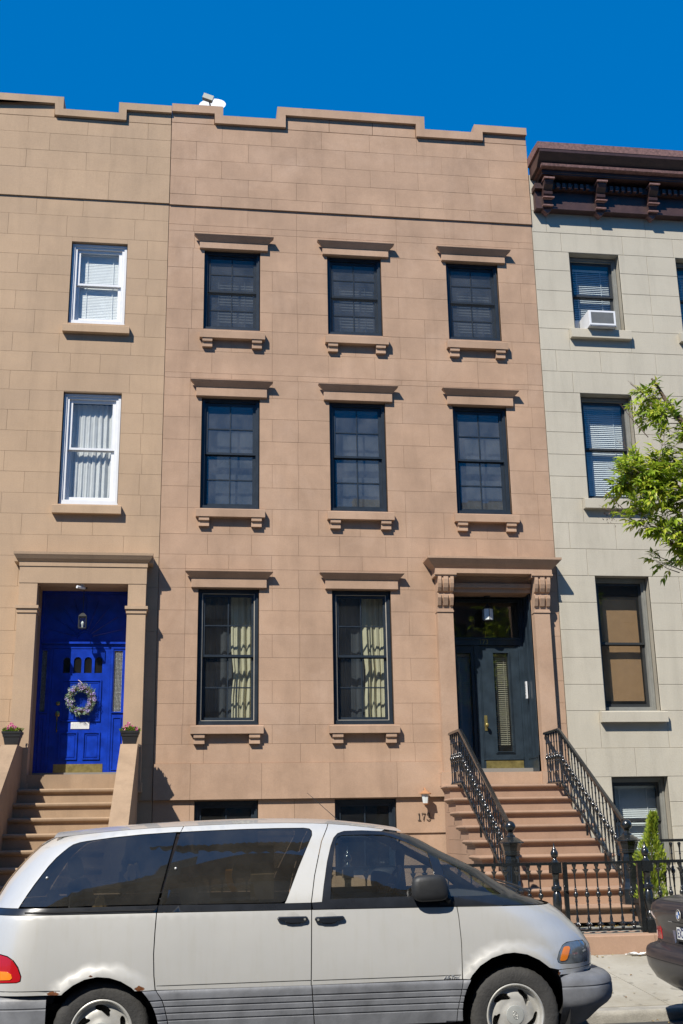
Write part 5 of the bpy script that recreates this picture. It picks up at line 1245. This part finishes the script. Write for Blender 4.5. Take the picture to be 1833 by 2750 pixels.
m = xf(text_mb('EXZ 4C', .092, .001), Matrix.Translation((xp-.0045, SYC+.138, .686)) @ Matrix.Rotation(R(-90), 4, 'Z') @ Matrix.Rotation(R(90), 4, 'X') @ Matrix.Diagonal((.80,1,1,1))); m.build('plate_lettering', M_CHAR, pr_)
M_RBLUE = plain('badge_blue', (.02,.16,.50), .2, coat=1.); M_RWHITE = plain('badge_white', (.8,.8,.8), .2, coat=1.); M_RBLACK = plain('badge_black', (.01,.01,.01), .2, coat=1.)
bx_ = s_rear(0,.86)-.006; m = MB(); m.lathe([(.041,0),(.041,.004),(.030,.006)], (0,0,0), 32); RX = Matrix.Translation((bx_,SYC,.862)) @ Matrix.Rotation(R(-90), 4, 'Y'); xf(m, RX); bg = m.build('boot_badge', M_RBLACK, sed, 40)
m = MB(); m.tube([(.041*math.cos(R(12*k)), .041*math.sin(R(12*k)), .003) for k in range(30)], .003, 5, closed=True); xf(m, RX); m.build('badge_rim', M_ALLOY, bg, 50)
for q in range(4):
    m = MB(); m.add([(0,0,.0065)]+[(.028*math.cos(R(90*q+10*k)), .028*math.sin(R(90*q+10*k)), .0065) for k in range(10)], [tuple(range(11))]); xf(m, RX); recalc(m.build('badge_quarter', M_RBLUE if q % 2 else M_RWHITE, bg))
# greenhouse, deck line, wheels
m = MB(); lv = [(.978,4.75,7.6,.72),(1.10,4.98,7.2,.70),(1.25,5.28,6.75,.64),(1.36,5.62,6.42,.585),(1.40,5.85,6.25,.55)]
for (z, xa, xb, hw) in lv: m.v += [(xa,SYC-hw*.85,z),(xa+.12,SYC-hw,z),(xb-.15,SYC-hw,z),(xb,SYC-hw*.8,z),(xb,SYC+hw*.8,z),(xb-.15,SYC+hw,z),(xa+.12,SYC+hw,z),(xa,SYC+hw*.85,z)]
m.f = [(i*8+k, i*8+(k+1) % 8, i*8+8+(k+1) % 8, i*8+8+k) for i in range(3) for k in range(8)]; recalc(m.build('greenhouse', glass('sedan_glass', (.2,.22,.22), 1.55), sed))
m = MB(); 
for (z, xa, xb, hw) in lv[3:]: m.v += [(xa,SYC-hw*.85,z),(xa+.12,SYC-hw,z),(xb-.15,SYC-hw,z),(xb,SYC-hw*.8,z),(xb,SYC+hw*.8,z),(xb-.15,SYC+hw,z),(xa+.12,SYC+hw,z),(xa,SYC+hw*.85,z)]
m.f = [(k, (k+1) % 8, 8+(k+1) % 8, 8+k) for k in range(8)] + [tuple(range(8,16))]; recalc(m.build('roof', M_SEDAN, sed))
for x in (5.22,7.95):
    for s in (-1, 1):
        m = MB(); m.v = [(x+.365*math.cos(R(-20+11*k)), SYC+s*(.876+.004), .29+.365*math.sin(R(-20+11*k))) for k in range(21)]+[(x+.365*math.cos(R(-20+11*k)), SYC+s*.70, .29+.365*math.sin(R(-20+11*k))) for k in range(21)]
        m.f = [tuple(range(21))] + [(k, k+1, k+22, k+21) for k in range(20)]; recalc(m.build('wheel_arch', M_UNDER, sed))
        add_wheel(sed, (x, SYC+s*.80, .275), s, 1.+s)
m = MB(); m.box(4.75,8.6,SYC-.6,SYC+.6,.13,.21); m.build('underbody', M_UNDER, sed)

from mathutils import noise as mnoise
# ---------------------------------------------------------------- foliage helpers
def leaf(m, p, d, n, l, w, fold=.25):
    """pointed leaf: two facets folded along the midrib"""
    d = d.normalized(); s = d.cross(n)
    if s.length < 1e-3: s = d.orthogonal()
    s.normalize(); n = s.cross(d)
    a = p; b = p+d*l; q = p+d*l*.42; up = n*(w*fold)
    k = len(m.v); dr = n*(-l*.10)
    m.v += [tuple(a), tuple(q+s*w*.5+up), tuple(b+dr), tuple(q-s*w*.5+up), tuple(q)]
    m.f += [(k,k+4,k+1),(k+4,k+2,k+1),(k,k+3,k+4),(k+4,k+3,k+2)]
def rnd(a=1.): return Vector((random.uniform(-a,a), random.uniform(-a,a), random.uniform(-a,a)))
M_LEAF = leaf_mat('ash_leaves', [(0,(.12,.19,.015)),(.3,(.24,.36,.025)),(.7,(.40,.50,.04)),(1,(.60,.58,.08))], .42, .45)
M_BARK = stone('ash_bark', (.14,.10,.075), var=.3, scale=8, objvar=0, bump=.6, fine=50)
M_TWIG = plain('twig_bark', (.13,.085,.07), .8, var=.25, scale=20)
# ---------------------------------------------------------------- street tree, its left boughs reaching into the frame
tree = thing('ash_tree', 'leafy green street tree whose left boughs reach in at the right edge', 'tree', (7.35,-5.55,.05))
trunk = [(7.35,-5.55,.04),(7.33,-5.55,1.2),(7.28,-5.5,2.4),(7.22,-5.52,3.2),(7.1,-5.5,4.0)]
m = MB(); m.tube(trunk, .16, 12, r2=.10); tr_ = m.build('trunk', M_BARK, tree, 60)
limbs = [  # main boughs, as polylines
 [(7.22,-5.52,3.2),(6.6,-5.5,3.75),(6.0,-5.5,4.05),(5.55,-5.5,4.32),(5.2,-5.48,4.58)],
 [(7.1,-5.5,4.0),(6.5,-5.45,4.4),(6.0,-5.5,4.75),(5.5,-5.5,5.05),(5.15,-5.5,5.15)],
 [(6.5,-5.45,4.4),(6.1,-5.55,5.0),(5.75,-5.5,5.6),(5.5,-5.45,6.1),(5.37,-5.45,6.32)],
 [(7.1,-5.5,4.0),(6.95,-5.4,4.9),(6.8,-5.5,5.7),(6.75,-5.5,6.4)],
 [(7.1,-5.5,4.0),(7.2,-5.6,5.0),(7.3,-5.5,6.1),(7.35,-5.4,7.0)],
 [(7.1,-5.5,4.0),(7.7,-5.6,4.8),(8.3,-5.5,5.6),(8.7,-5.5,6.2)],
 [(7.1,-5.5,4.0),(7.2,-4.9,4.7),(7.3,-4.3,5.5),(7.4,-3.9,6.2)],
 [(7.1,-5.5,4.0),(7.0,-6.1,4.9),(6.9,-6.7,5.8)],
 [(6.0,-5.5,4.15),(5.75,-5.45,4.25),(5.58,-5.5,4.15),(5.5,-5.5,4.08)],
]
m = MB(); shoots = []
def bez(pts, n):
    out = []
    for i in range(len(pts)-1):
        for k in range(n): out.append(Vector(pts[i]).lerp(Vector(pts[i+1]), k/n))
    out.append(Vector(pts[-1])); return out
for li, L in enumerate(limbs):
    P = [p+rnd(.02)+Vector((.10,0,0)) for p in bez(L, 3)]; m.tube(P, .055 if li != 8 else .02, 6, r2=.010)
    for i, p in enumerate(P[2:], 2):
        d0 = (P[i]-P[i-1]).normalized(); dens = 13 if p.x < 6.3 else 4
        for k in range(dens):
            d = (d0*.6+rnd(1.)+Vector((-.12,0,.22))).normalized(); ln = random.uniform(.18,.48)*(1. if i < len(P)-1 else .75)
            if p.x < 6.5 and li in (0,8) and random.random() < .35: continue
            shoots.append((p, d, ln, li))
mt = MB(); ml = MB()
for (p, d, ln, li) in shoots:
    pts = [p, p+d*ln*.5+rnd(.02), p+d*ln+Vector((0,0,-.04*ln))+rnd(.03)]
    hi = interp([(4.7,5.35),(5.05,5.7),(5.22,6.1),(5.40,6.22),(5.60,5.95),(5.8,5.85),(6.6,6.3),(7.2,7.6)], pts[2].x); lo = interp([(4.8,4.72),(5.2,4.50),(5.6,4.22),(6.3,4.05),(6.6,3.9)], pts[2].x)
    if not (lo < pts[2].z < hi) and pts[2].x < 6.8: continue
    if mnoise.noise(pts[2]*3.1) < -.06 and pts[2].x < 6.8: continue      # gaps in the crown
    mt.tube(pts, .006, 4, r2=.0025)
    subs = [(pts[1], d), (pts[2], d), (pts[1].lerp(pts[2], .5), d)]
    if random.random() < .06 and li in (0,1,8): continue      # bare twigs
    for (q, dd) in subs:
        for r_ in range(random.choice((2,3,3))):
            sd = (dd*.5+rnd(1.)).normalized(); sl = random.uniform(.07,.15); e = q+sd*sl; mt.tube([q, e], .002, 3)
            up = (Vector((0,-.25,1))+rnd(.5)).normalized()
            for k in range(3):
                c = q.lerp(e, .35+.3*k); side = sd.cross(up).normalized()
                for s in (-1, 1):
                    leaf(ml, c, (sd*.75+side*s*.8+Vector((0,0,-.25))+rnd(.18)), up+rnd(.35), random.uniform(.065,.11), random.uniform(.026,.042))
            leaf(ml, e, (sd+Vector((0,0,-.2))+rnd(.15)), up+rnd(.3), random.uniform(.08,.12), .038)
m.build('boughs', M_BARK, tree, 60)
# dead twigs sticking out of the crown
for (a, b) in (((5.2,-5.5,4.72),(4.75,-5.5,4.78)),((5.05,-5.5,4.73),(4.82,-5.5,4.95)),((5.3,-5.5,5.1),(4.87,-5.5,5.24)),((5.3,-5.5,5.0),(4.98,-5.5,5.10)),((5.35,-5.5,5.6),(5.08,-5.5,5.95)),((5.45,-5.5,5.95),(5.2,-5.5,6.22)),((5.5,-5.5,4.2),(5.25,-5.5,4.36)),((5.55,-5.5,4.1),(5.3,-5.5,4.22)),((5.25,-5.5,5.35),(5.05,-5.5,5.55))):
    a, b = Vector(a), Vector(b); c = a.lerp(b, .55)+rnd(.03); mt.tube([a, c, b], .006, 4, r2=.002)
    for k in range(3): q = c.lerp(b, .3*k+.1); mt.tube([q, q+(b-a).normalized()*.07+rnd(.06)], .003, 3, r2=.0015)
for k in range(26): q = Vector((4.82,-5.5,4.74))+Vector((random.gauss(0,.05),random.gauss(0,.03),random.gauss(-.05,.05))); leaf(mt, q, rnd(), rnd(), .03, .012)
tag(mt.build('twigs', M_TWIG, tree), kind='stuff')
cr = ml.build('crown', M_LEAF, tree); tag(cr, kind='stuff')
# ---------------------------------------------------------------- evergreen in a black planter beside the stoop
ev = thing('potted_evergreen', 'narrow yellow-green evergreen in a black planter beside the right newel post', 'plant', (5.83,-3.35,.44))
M_EVER = leaf_mat('evergreen_sprays', [(0,(.09,.15,.012)),(.45,(.20,.28,.02)),(.8,(.32,.38,.03)),(1,(.42,.45,.05))], .6, .3)
m = MB(); cx, cy = 5.82, -3.35
for i in range(5200):
    t = random.random()**.85; z = .74+.95*t; rmax = .245*(1-t)**.7*(.85+.3*math.sin(z*11+1))+.012; a = random.uniform(0, 2*math.pi); lump = .82+.22*math.sin(a*3+z*9)+.1*math.sin(a*7-z*17)
    r = rmax*lump*(random.random()**.35); p = Vector((cx+.10*t*t+r*math.cos(a), cy+r*math.sin(a), z))
    d = Vector((math.cos(a)*.55, math.sin(a)*.55, .9))+rnd(.4); leaf(m, p, d, Vector((math.cos(a+1.3),math.sin(a+1.3),.1))+rnd(.5), random.uniform(.03,.065), random.uniform(.008,.02), .1)
cw = m.build('foliage', M_EVER, ev); tag(cw, kind='stuff')
m = MB(); m.tube([(cx,cy,.70),(cx+.02,cy,1.1),(cx+.08,cy,1.6)], .018, 6, r2=.004); m.build('stem', M_BARK, ev)
m = MB(); 
def tub(z, h): m.v.extend([(cx-h,cy-h,z),(cx+h,cy-h,z),(cx+h,cy+h,z),(cx-h,cy+h,z)])
for (z, h) in ((.44,.125),(.46,.14),(.47,.13),(.69,.165),(.70,.175),(.745,.18),(.745,.16),(.69,.155)): tub(z, h)
m.f = [(4*i+k, 4*i+(k+1) % 4, 4*i+4+(k+1) % 4, 4*i+4+k) for i in range(7) for k in range(4)] + [(3,2,1,0),(28,29,30,31)]; pl_ = m.build('planter', M_BLACKP, ev)
for s in range(9):
    m = MB(); x = cx-.14+.035*s; m.tube([(x+.013*math.cos(R(45*k)), cy-.178, .718+.015*math.sin(R(45*k))) for k in range(8)], .003, 4, closed=True); m.build('planter_ornament', M_BLACKP, pl_)
# ---------------------------------------------------------------- flower pots on the tan stoop
M_GREENS = leaf_mat('pot_greens', [(0,(.05,.12,.012)),(.5,(.14,.24,.02)),(1,(.32,.36,.04))], .5, .3); M_PINK = leaf_mat('pink_petals', [(0,(.75,.05,.30)),(.6,(.85,.15,.45)),(1,(.9,.45,.65))], .6, .3)
def pot(label, x, y, z):
    t = thing('flower_pot', label, 'flower pot', (x, y, z), 'flower pots on the tan stoop')
    m = MB()
    for (zz2, h) in ((0,.075),(.012,.085),(.11,.105),(.115,.112),(.15,.118),(.155,.125),(.185,.13),(.185,.115),(.16,.112)): m.v.extend([(x-h,y-h,z+zz2),(x+h,y-h,z+zz2),(x+h,y+h,z+zz2),(x-h,y+h,z+zz2)])
    m.f = [(4*i+k, 4*i+(k+1) % 4, 4*i+4+(k+1) % 4, 4*i+4+k) for i in range(8) for k in range(4)] + [(3,2,1,0),(32,33,34,35)]; m.build('pot', M_BLACKP, t)
    m = MB()
    for i in range(190):
        a = random.uniform(0, 6.28); r = random.random()**.6*.12; p = Vector((x+r*math.cos(a), y+r*math.sin(a), z+.17+random.random()*.07*(1-r*3)))
        leaf(m, p, Vector((math.cos(a),math.sin(a),.9))+rnd(.6), rnd(), random.uniform(.03,.055), .026)
    tag(m.build('leaves', M_GREENS, t), kind='stuff')
    for (dx, dz) in ((-.05,.25),(-.02,.28),(.03,.24),(.09,.21),(-.08,.22)):
        m = MB(); c = Vector((x+dx, y-.03+random.uniform(-.05,.05), z+dz))
        for i in range(26): q = rnd(1).normalized(); leaf(m, c+q*.012, q, rnd(), .022, .018)
        m.build('blossom', M_PINK, t)
    return t
pot('black square pot of pink flowers left of the blue door', -1.88, -.52, 2.737)
pot('black square pot of pink flowers right of the blue door', -.315, -.52, 2.737)
# ---------------------------------------------------------------- wreath on the blue door
wr = thing('door_wreath', 'round wreath of lavender flowers and grey-green leaves on the blue door', 'wreath', (-1.07,YL-.05,3.20))
M_WLEAF = leaf_mat('wreath_leaves', [(0,(.06,.13,.06)),(.5,(.22,.34,.20)),(1,(.50,.58,.42))], .6, .2); M_LAV = leaf_mat('lavender_petals', [(0,(.32,.22,.60)),(.5,(.55,.42,.80)),(1,(.80,.72,.92))], .6, .2)
W0 = Vector((-1.07,YL-.06,3.45)); m = MB(); m.tube([tuple(W0+Vector((.155*math.cos(R(12*k)),0,.165*math.sin(R(12*k))))) for k in range(30)], .03, 6, closed=True); m.build('twig_ring', M_TWIG, wr, 60)
m = MB(); mf = MB()
for i in range(900):
    a = random.uniform(0, 6.283); rad = Vector((math.cos(a),0,math.sin(a))); tan_ = Vector((-math.sin(a),0,math.cos(a)))
    q = rnd(1).normalized()*random.uniform(.02,.06); p = W0+Vector((rad.x*.16,0,rad.z*.17))+q; p.y = min(p.y, YL-.03)
    dd = q.normalized()*.8+tan_*.9+rad*random.uniform(-.2,.5)+Vector((0,-.3,0)); leaf(m, p, dd, rnd()+Vector((0,-1,0)), random.uniform(.03,.06), .011)
tag(m.build('leaves', M_WLEAF, wr), kind='stuff')
for i in range(34):
    a = random.uniform(0, 6.283); c = W0+Vector((math.cos(a)*random.uniform(.12,.22), -.055, math.sin(a)*random.uniform(.13,.225)))
    for k in range(14): q = rnd(1).normalized(); leaf(mf, c+q*.012, q, rnd(), .018, .014)
tag(mf.build('flowers', M_LAV, wr), kind='stuff')
m = MB(); m.tube([W0+Vector((.0,.02,.19)),W0+Vector((.005,-.01,.23)),W0+Vector((-.02,-.01,.26))], .012, 6, r2=.006); m.tube([W0+Vector((-.02,-.01,.26)),W0+Vector((-.05,-.01,.28))], .006, 5); m.build('ribbon', cloth('ribbon_white', (.7,.62,.6)), wr, 60)
# ---------------------------------------------------------------- lanterns
M_LANGL = plain('milky_lamp_glass', (.62,.66,.64), .25, var=.15); M_COPPER = plain('copper_fitting', (.50,.26,.13), .5, metal=.4, var=.2)
def hang_lantern(label, x, y, z0, z1, w, ceil, n, mat, glassm):
    t = thing('hanging_lantern', label, 'lantern', (x, y, z0)); rt = math.pi/n
    m = MB(); m.lathe([(w*.92,z0),(w*1.02,z0),(w*1.02,z0+.012),(w*.92,z0+.014)], (x,y,0), n, rot=rt); m.build('lantern_base', mat, t, 20)
    m = MB(); m.lathe([(w*1.05,z1-.01),(w*1.1,z1),(w*.6,z1+.035),(w*.2,z1+.055),(w*.18,z1+.075)], (x,y,0), n, rot=rt); m.build('lantern_cap', mat, t, 20)
    for k in range(n):
        a = rt+2*math.pi*k/n; m = MB(); px, py = x+w*math.cos(a), y+w*math.sin(a); m.box(px-.004,px+.004,py-.004,py+.004,z0+.012,z1-.009); m.build('lantern_bar', mat, t)
        b = a+2*math.pi/n; m = MB(); q = .985; m.add([(x+w*q*math.cos(a),y+w*q*math.sin(a),z0+.012),(x+w*q*math.cos(b),y+w*q*math.sin(b),z0+.012),(x+w*q*math.cos(b),y+w*q*math.sin(b),z1-.01),(x+w*q*math.cos(a),y+w*q*math.sin(a),z1-.01)], [(0,1,2,3)]); m.build('lantern_pane', glassm, t)
    m = MB(); m.lathe([(.012,z0+.014),(.014,z0+.05),(.022,z0+.07),(.024,z0+.09),(.004,z0+.12)], (x,y,0), 8); m.build('bulb', M_LANGL, t, 50)
    m = MB(); m.tube([(x,y,z1+.07),(x,y,ceil)], .005, 5); m.lathe([(.045,ceil-.015),(.05,ceil-.002)], (x,y,0), 12); m.build('hanging_rod', mat, t)
hang_lantern('clear glass lantern hanging in front of the blue door', -1.075, .05, 4.44, 4.62, .075, 5.05, 4, M_DARKFRAME, M_GLASSC)
hang_lantern('black lantern with milky panes hanging before the dark blue door', 5.04, .25, 4.64, 4.83, .085, 5.03, 6, M_BLACKP, M_LANGL)
t = thing('door_camera', 'small white security camera under the lintel above the blue door', 'camera', (-1.08,-.15,5.05))
m = MB(); m.lathe([(.03,5.03),(.03,5.048)], (-1.08,-.15,0), 10); m.tube([(-1.08,-.15,5.03),(-1.07,-.17,4.99)], .01, 6); m.build('camera_mount', M_WHITE, t)
m = MB(); m.tube([(-1.05,-.15,5.0),(-1.15,-.24,5.0)], .022, 8); m.build('camera_body', M_WHITE, t, 40)
# wall lantern by the basement
t = thing('wall_lantern', 'copper wall lantern with pale panes above the house number', 'lantern', (3.88,.03,1.95))
m = MB(); m.box(3.84,3.92,.0,.034,2.07,2.16); m.tube([(3.88,.0,2.12),(3.88,-.06,2.13),(3.88,-.09,2.09)], .012, 6); m.build('wall_bracket', M_COPPER, t)
m = MB(); m.lathe([(.085,2.045),(.087,2.055),(.05,2.08),(.018,2.10),(.012,2.115)], (3.88,-.09,0), 6); m.build('lantern_cap', M_COPPER, t, 25)
for k in range(6):
    a = math.pi*k/3; b = a+math.pi/3; m = MB(); w0, w1 = .038, .055
    m.add([(3.88+w0*math.cos(a),-.09+w0*math.sin(a),1.92),(3.88+w0*math.cos(b),-.09+w0*math.sin(b),1.92),(3.88+w1*math.cos(b),-.09+w1*math.sin(b),2.044),(3.88+w1*math.cos(a),-.09+w1*math.sin(a),2.044)], [(0,1,2,3)]); m.build('lantern_pane', M_LANGL, t)
m = MB(); m.lathe([(.015,1.895),(.042,1.91),(.044,1.919)], (3.88,-.09,0), 6); m.build('lantern_foot', M_COPPER, t)
# house number, cut in serifed metal
t = thing('house_number', 'dark metal numerals 173 on the brown wall under the copper lantern', 'number', (3.88,.03,1.69))
def digit(name, strokes, x, z, w=.0055):
    m = MB()
    for st in strokes: m.tube([(x+px, .022, z+pz) for px, pz in st], w, 5)
    return m.build('numeral', M_BLACKP, t, 50)
digit('1', [[(.0,.085),(.018,.10),(.018,.0)],[(-.004,.002),(.04,.002)]], 3.785, 1.685)
digit('7', [[(-.002,.078),(.0,.098),(.05,.098),(.028,.045),(.020,.0)]], 3.843, 1.685)
digit('3', [[(.0,.082),(.012,.096),(.030,.098),(.044,.086),(.044,.068),(.030,.055),(.018,.053)],[(.018,.053),(.038,.047),(.05,.03),(.046,.012),(.028,0),(.008,.002),(-.004,.016)]], 3.915, 1.685)
# small fittings on the basement wall
t = thing('outlet_box', 'small grey outdoor socket box on the brown basement wall', 'socket', (4.33,.03,1.2))
m = MB(); m.box(4.29,4.385,-.02,.034,1.185,1.27); m.build('housing', M_WHITE, t); m = MB(); m.box(4.315,4.383,-.045,-.0205,1.19,1.262); m.build('cover', M_DARKFRAME, t)
# ---------------------------------------------------------------- satellite dish on the roof
ds = thing('satellite_dish', 'white satellite dish on the roof behind the brown parapet', 'dish', (.66,.9,12.68))
m = MB(); ax = Vector((-.12,-.85,.42)).normalized(); q0 = ax.to_track_quat('Z','Y').to_matrix().to_4x4()
m.lathe([(.001,-.05),(.08,-.046),(.16,-.03),(.235,0),(.24,.004),(.232,.006),(.16,-.024),(.001,-.044)], (0,0,0), 28, caps=False); xf(m, Matrix.Translation((.68,.95,14.05)) @ q0 @ Matrix.Diagonal((1,.92,1,1))); recalc(m.build('reflector', M_WHITE, ds, 50))
M_LNB = plain('lnb_grey', (.42,.43,.36), .5)
m = MB(); m.tube([(.68,.95,13.88),(.64,.66,13.82),(.62,.58,13.88)], .013, 6); m.build('feed_arm', M_DARKFRAME, ds)
m = MB(); m.box(-.09,.09,-.045,.045,-.05,.045); xf(m, Matrix.Translation((.60,.58,13.92)) @ Matrix.Rotation(R(18), 4, 'Y')); m.build('feed_horn', M_LNB, ds)
m = MB(); m.tube([(.68,1.05,12.68),(.68,1.02,13.98)], .022, 8); m.build('mast', M_GREYFRAME, ds)
# ---------------------------------------------------------------- air conditioner
ac = thing('air_conditioner', 'white window air conditioner in the top window of the grey house', 'air conditioner', (7.1,-.1,9.5))
m = MB(); m.box(6.90,7.36,-.20,.30,9.50,9.78); m.box(6.895,7.365,-.202,-.18,9.50,9.52); m.build('casing', M_WHITE, ac)
m = MB(); ring(m, 6.905, 7.355, 9.515, 9.775, .03, -.212, -.2025); m.build('grille_frame', M_WHITE, ac)
m = MB(); m.box(6.935,7.325,-.2060,-.2022,9.545,9.745); m.build('grille_back', M_SLATG, ac)
for k in range(12):
    z = 9.552+.016*k; m = MB(); m.box(6.932,7.328,-.2105,-.2063,z,z+.006); m.build('grille_slat', M_GREYFRAME, ac)
m = MB()
for k in range(9): m.box(6.792+.0105*k,6.799+.0105*k,.225,.245,9.585,9.79)
m.box(6.79,6.888,.228,.242,9.584,9.79); m.build('side_curtain', M_WHITE, ac)
# ---------------------------------------------------------------- litter and things lying in the van
M_PAPER = cloth('paper_white', (.82,.82,.80), .2); M_DRYL = leaf_mat('dry_leaves', [(0,(.20,.10,.03)),(.5,(.36,.24,.06)),(1,(.45,.36,.10))], .7, .2)
m = MB(); m.grid(lambda u, v: (5.17+.20*u+.02*math.sin(v*5), -4.20+.10*v, side_z(-4.16)+.006+.028*abs(math.sin(u*4+1))*abs(math.sin(v*3+.6))+random.uniform(0,.012)), 9, 6); tag(m.build('crumpled_paper', M_PAPER, None, origin=(5.25,-4.15,.23)), 'crumpled white paper on the pavement by the brown kerb', 'litter')
m = MB()
for i in range(140):
    y = random.choice((random.uniform(-6.05,-4.1), random.gauss(-4.13,.05), random.gauss(-6.42,.08))); x = random.uniform(2.8,6.8)
    z = (side_z(y) if y > -6.1 else -.078)+.006; a = random.uniform(0,6.3); leaf(m, Vector((x,y,z)), Vector((math.cos(a),math.sin(a),.05)), Vector((0,0,1)), random.uniform(.02,.045), random.uniform(.012,.025), .35)
for i in range(26):
    x, y = random.uniform(4.2,5.6), random.gauss(-3.3,.06); leaf(m, Vector((x,y,.447)), Vector((random.uniform(-1,1),random.uniform(-1,1),.1)), Vector((0,0,1)), .04, .03, .4)
tag(m.build('fallen_leaves', M_DRYL), 'scattered small dry leaves on the pavement and in the gutter', 'leaves', kind='stuff')
M_KRAFT = cloth('kraft_paper', (.42,.30,.17), .1); M_STRAP = cloth('orange_strap', (.62,.26,.03), .1)
def bag(label, x, y, z, s):
    m = MB()
    def fn(u, v):
        a = u*2*math.pi; r = s*(.8+.25*math.sin(a*3+v*4)+.12*math.sin(a*7+v*9))*(1-.45*v); return (x+r*math.cos(a), y+r*.7*math.sin(a), z+s*1.5*v+.02*math.sin(a*5))
    m.grid(fn, 18, 5); return tag(m.build('paper_bag', M_KRAFT, None, 25, origin=(x,y,z)), label, 'bag', 'bags inside the van')
bag('crumpled brown bag at the very back of the van, behind the rear side window', -.45, -7.82, 1.06, .075); bag('crumpled brown bag near the front edge of the rear side window of the van', .10, -7.80, 1.25, .07)
bag('low brown bag lying under the middle of the rear side window of the van', -.12, -7.86, 1.04, .06)
m = MB(); m.grid(lambda u, v: (.86+.10*math.sin(u*2.6)*-1+.05*v, -7.75, 1.44-.30*u), 12, 1); tag(m.build('seat_strap', M_STRAP, None, origin=(.86,-7.75,1.2)), 'orange strap hanging behind the sliding door window of the van', 'strap')
m = MB(); m.box(.95,1.12,-7.72,-7.68,1.08,1.46); tag(m.build('folded_panel', M_KRAFT, None, origin=(1.03,-7.7,1.08)), 'brown cardboard panel leaning behind the sliding door window of the van', 'cardboard')
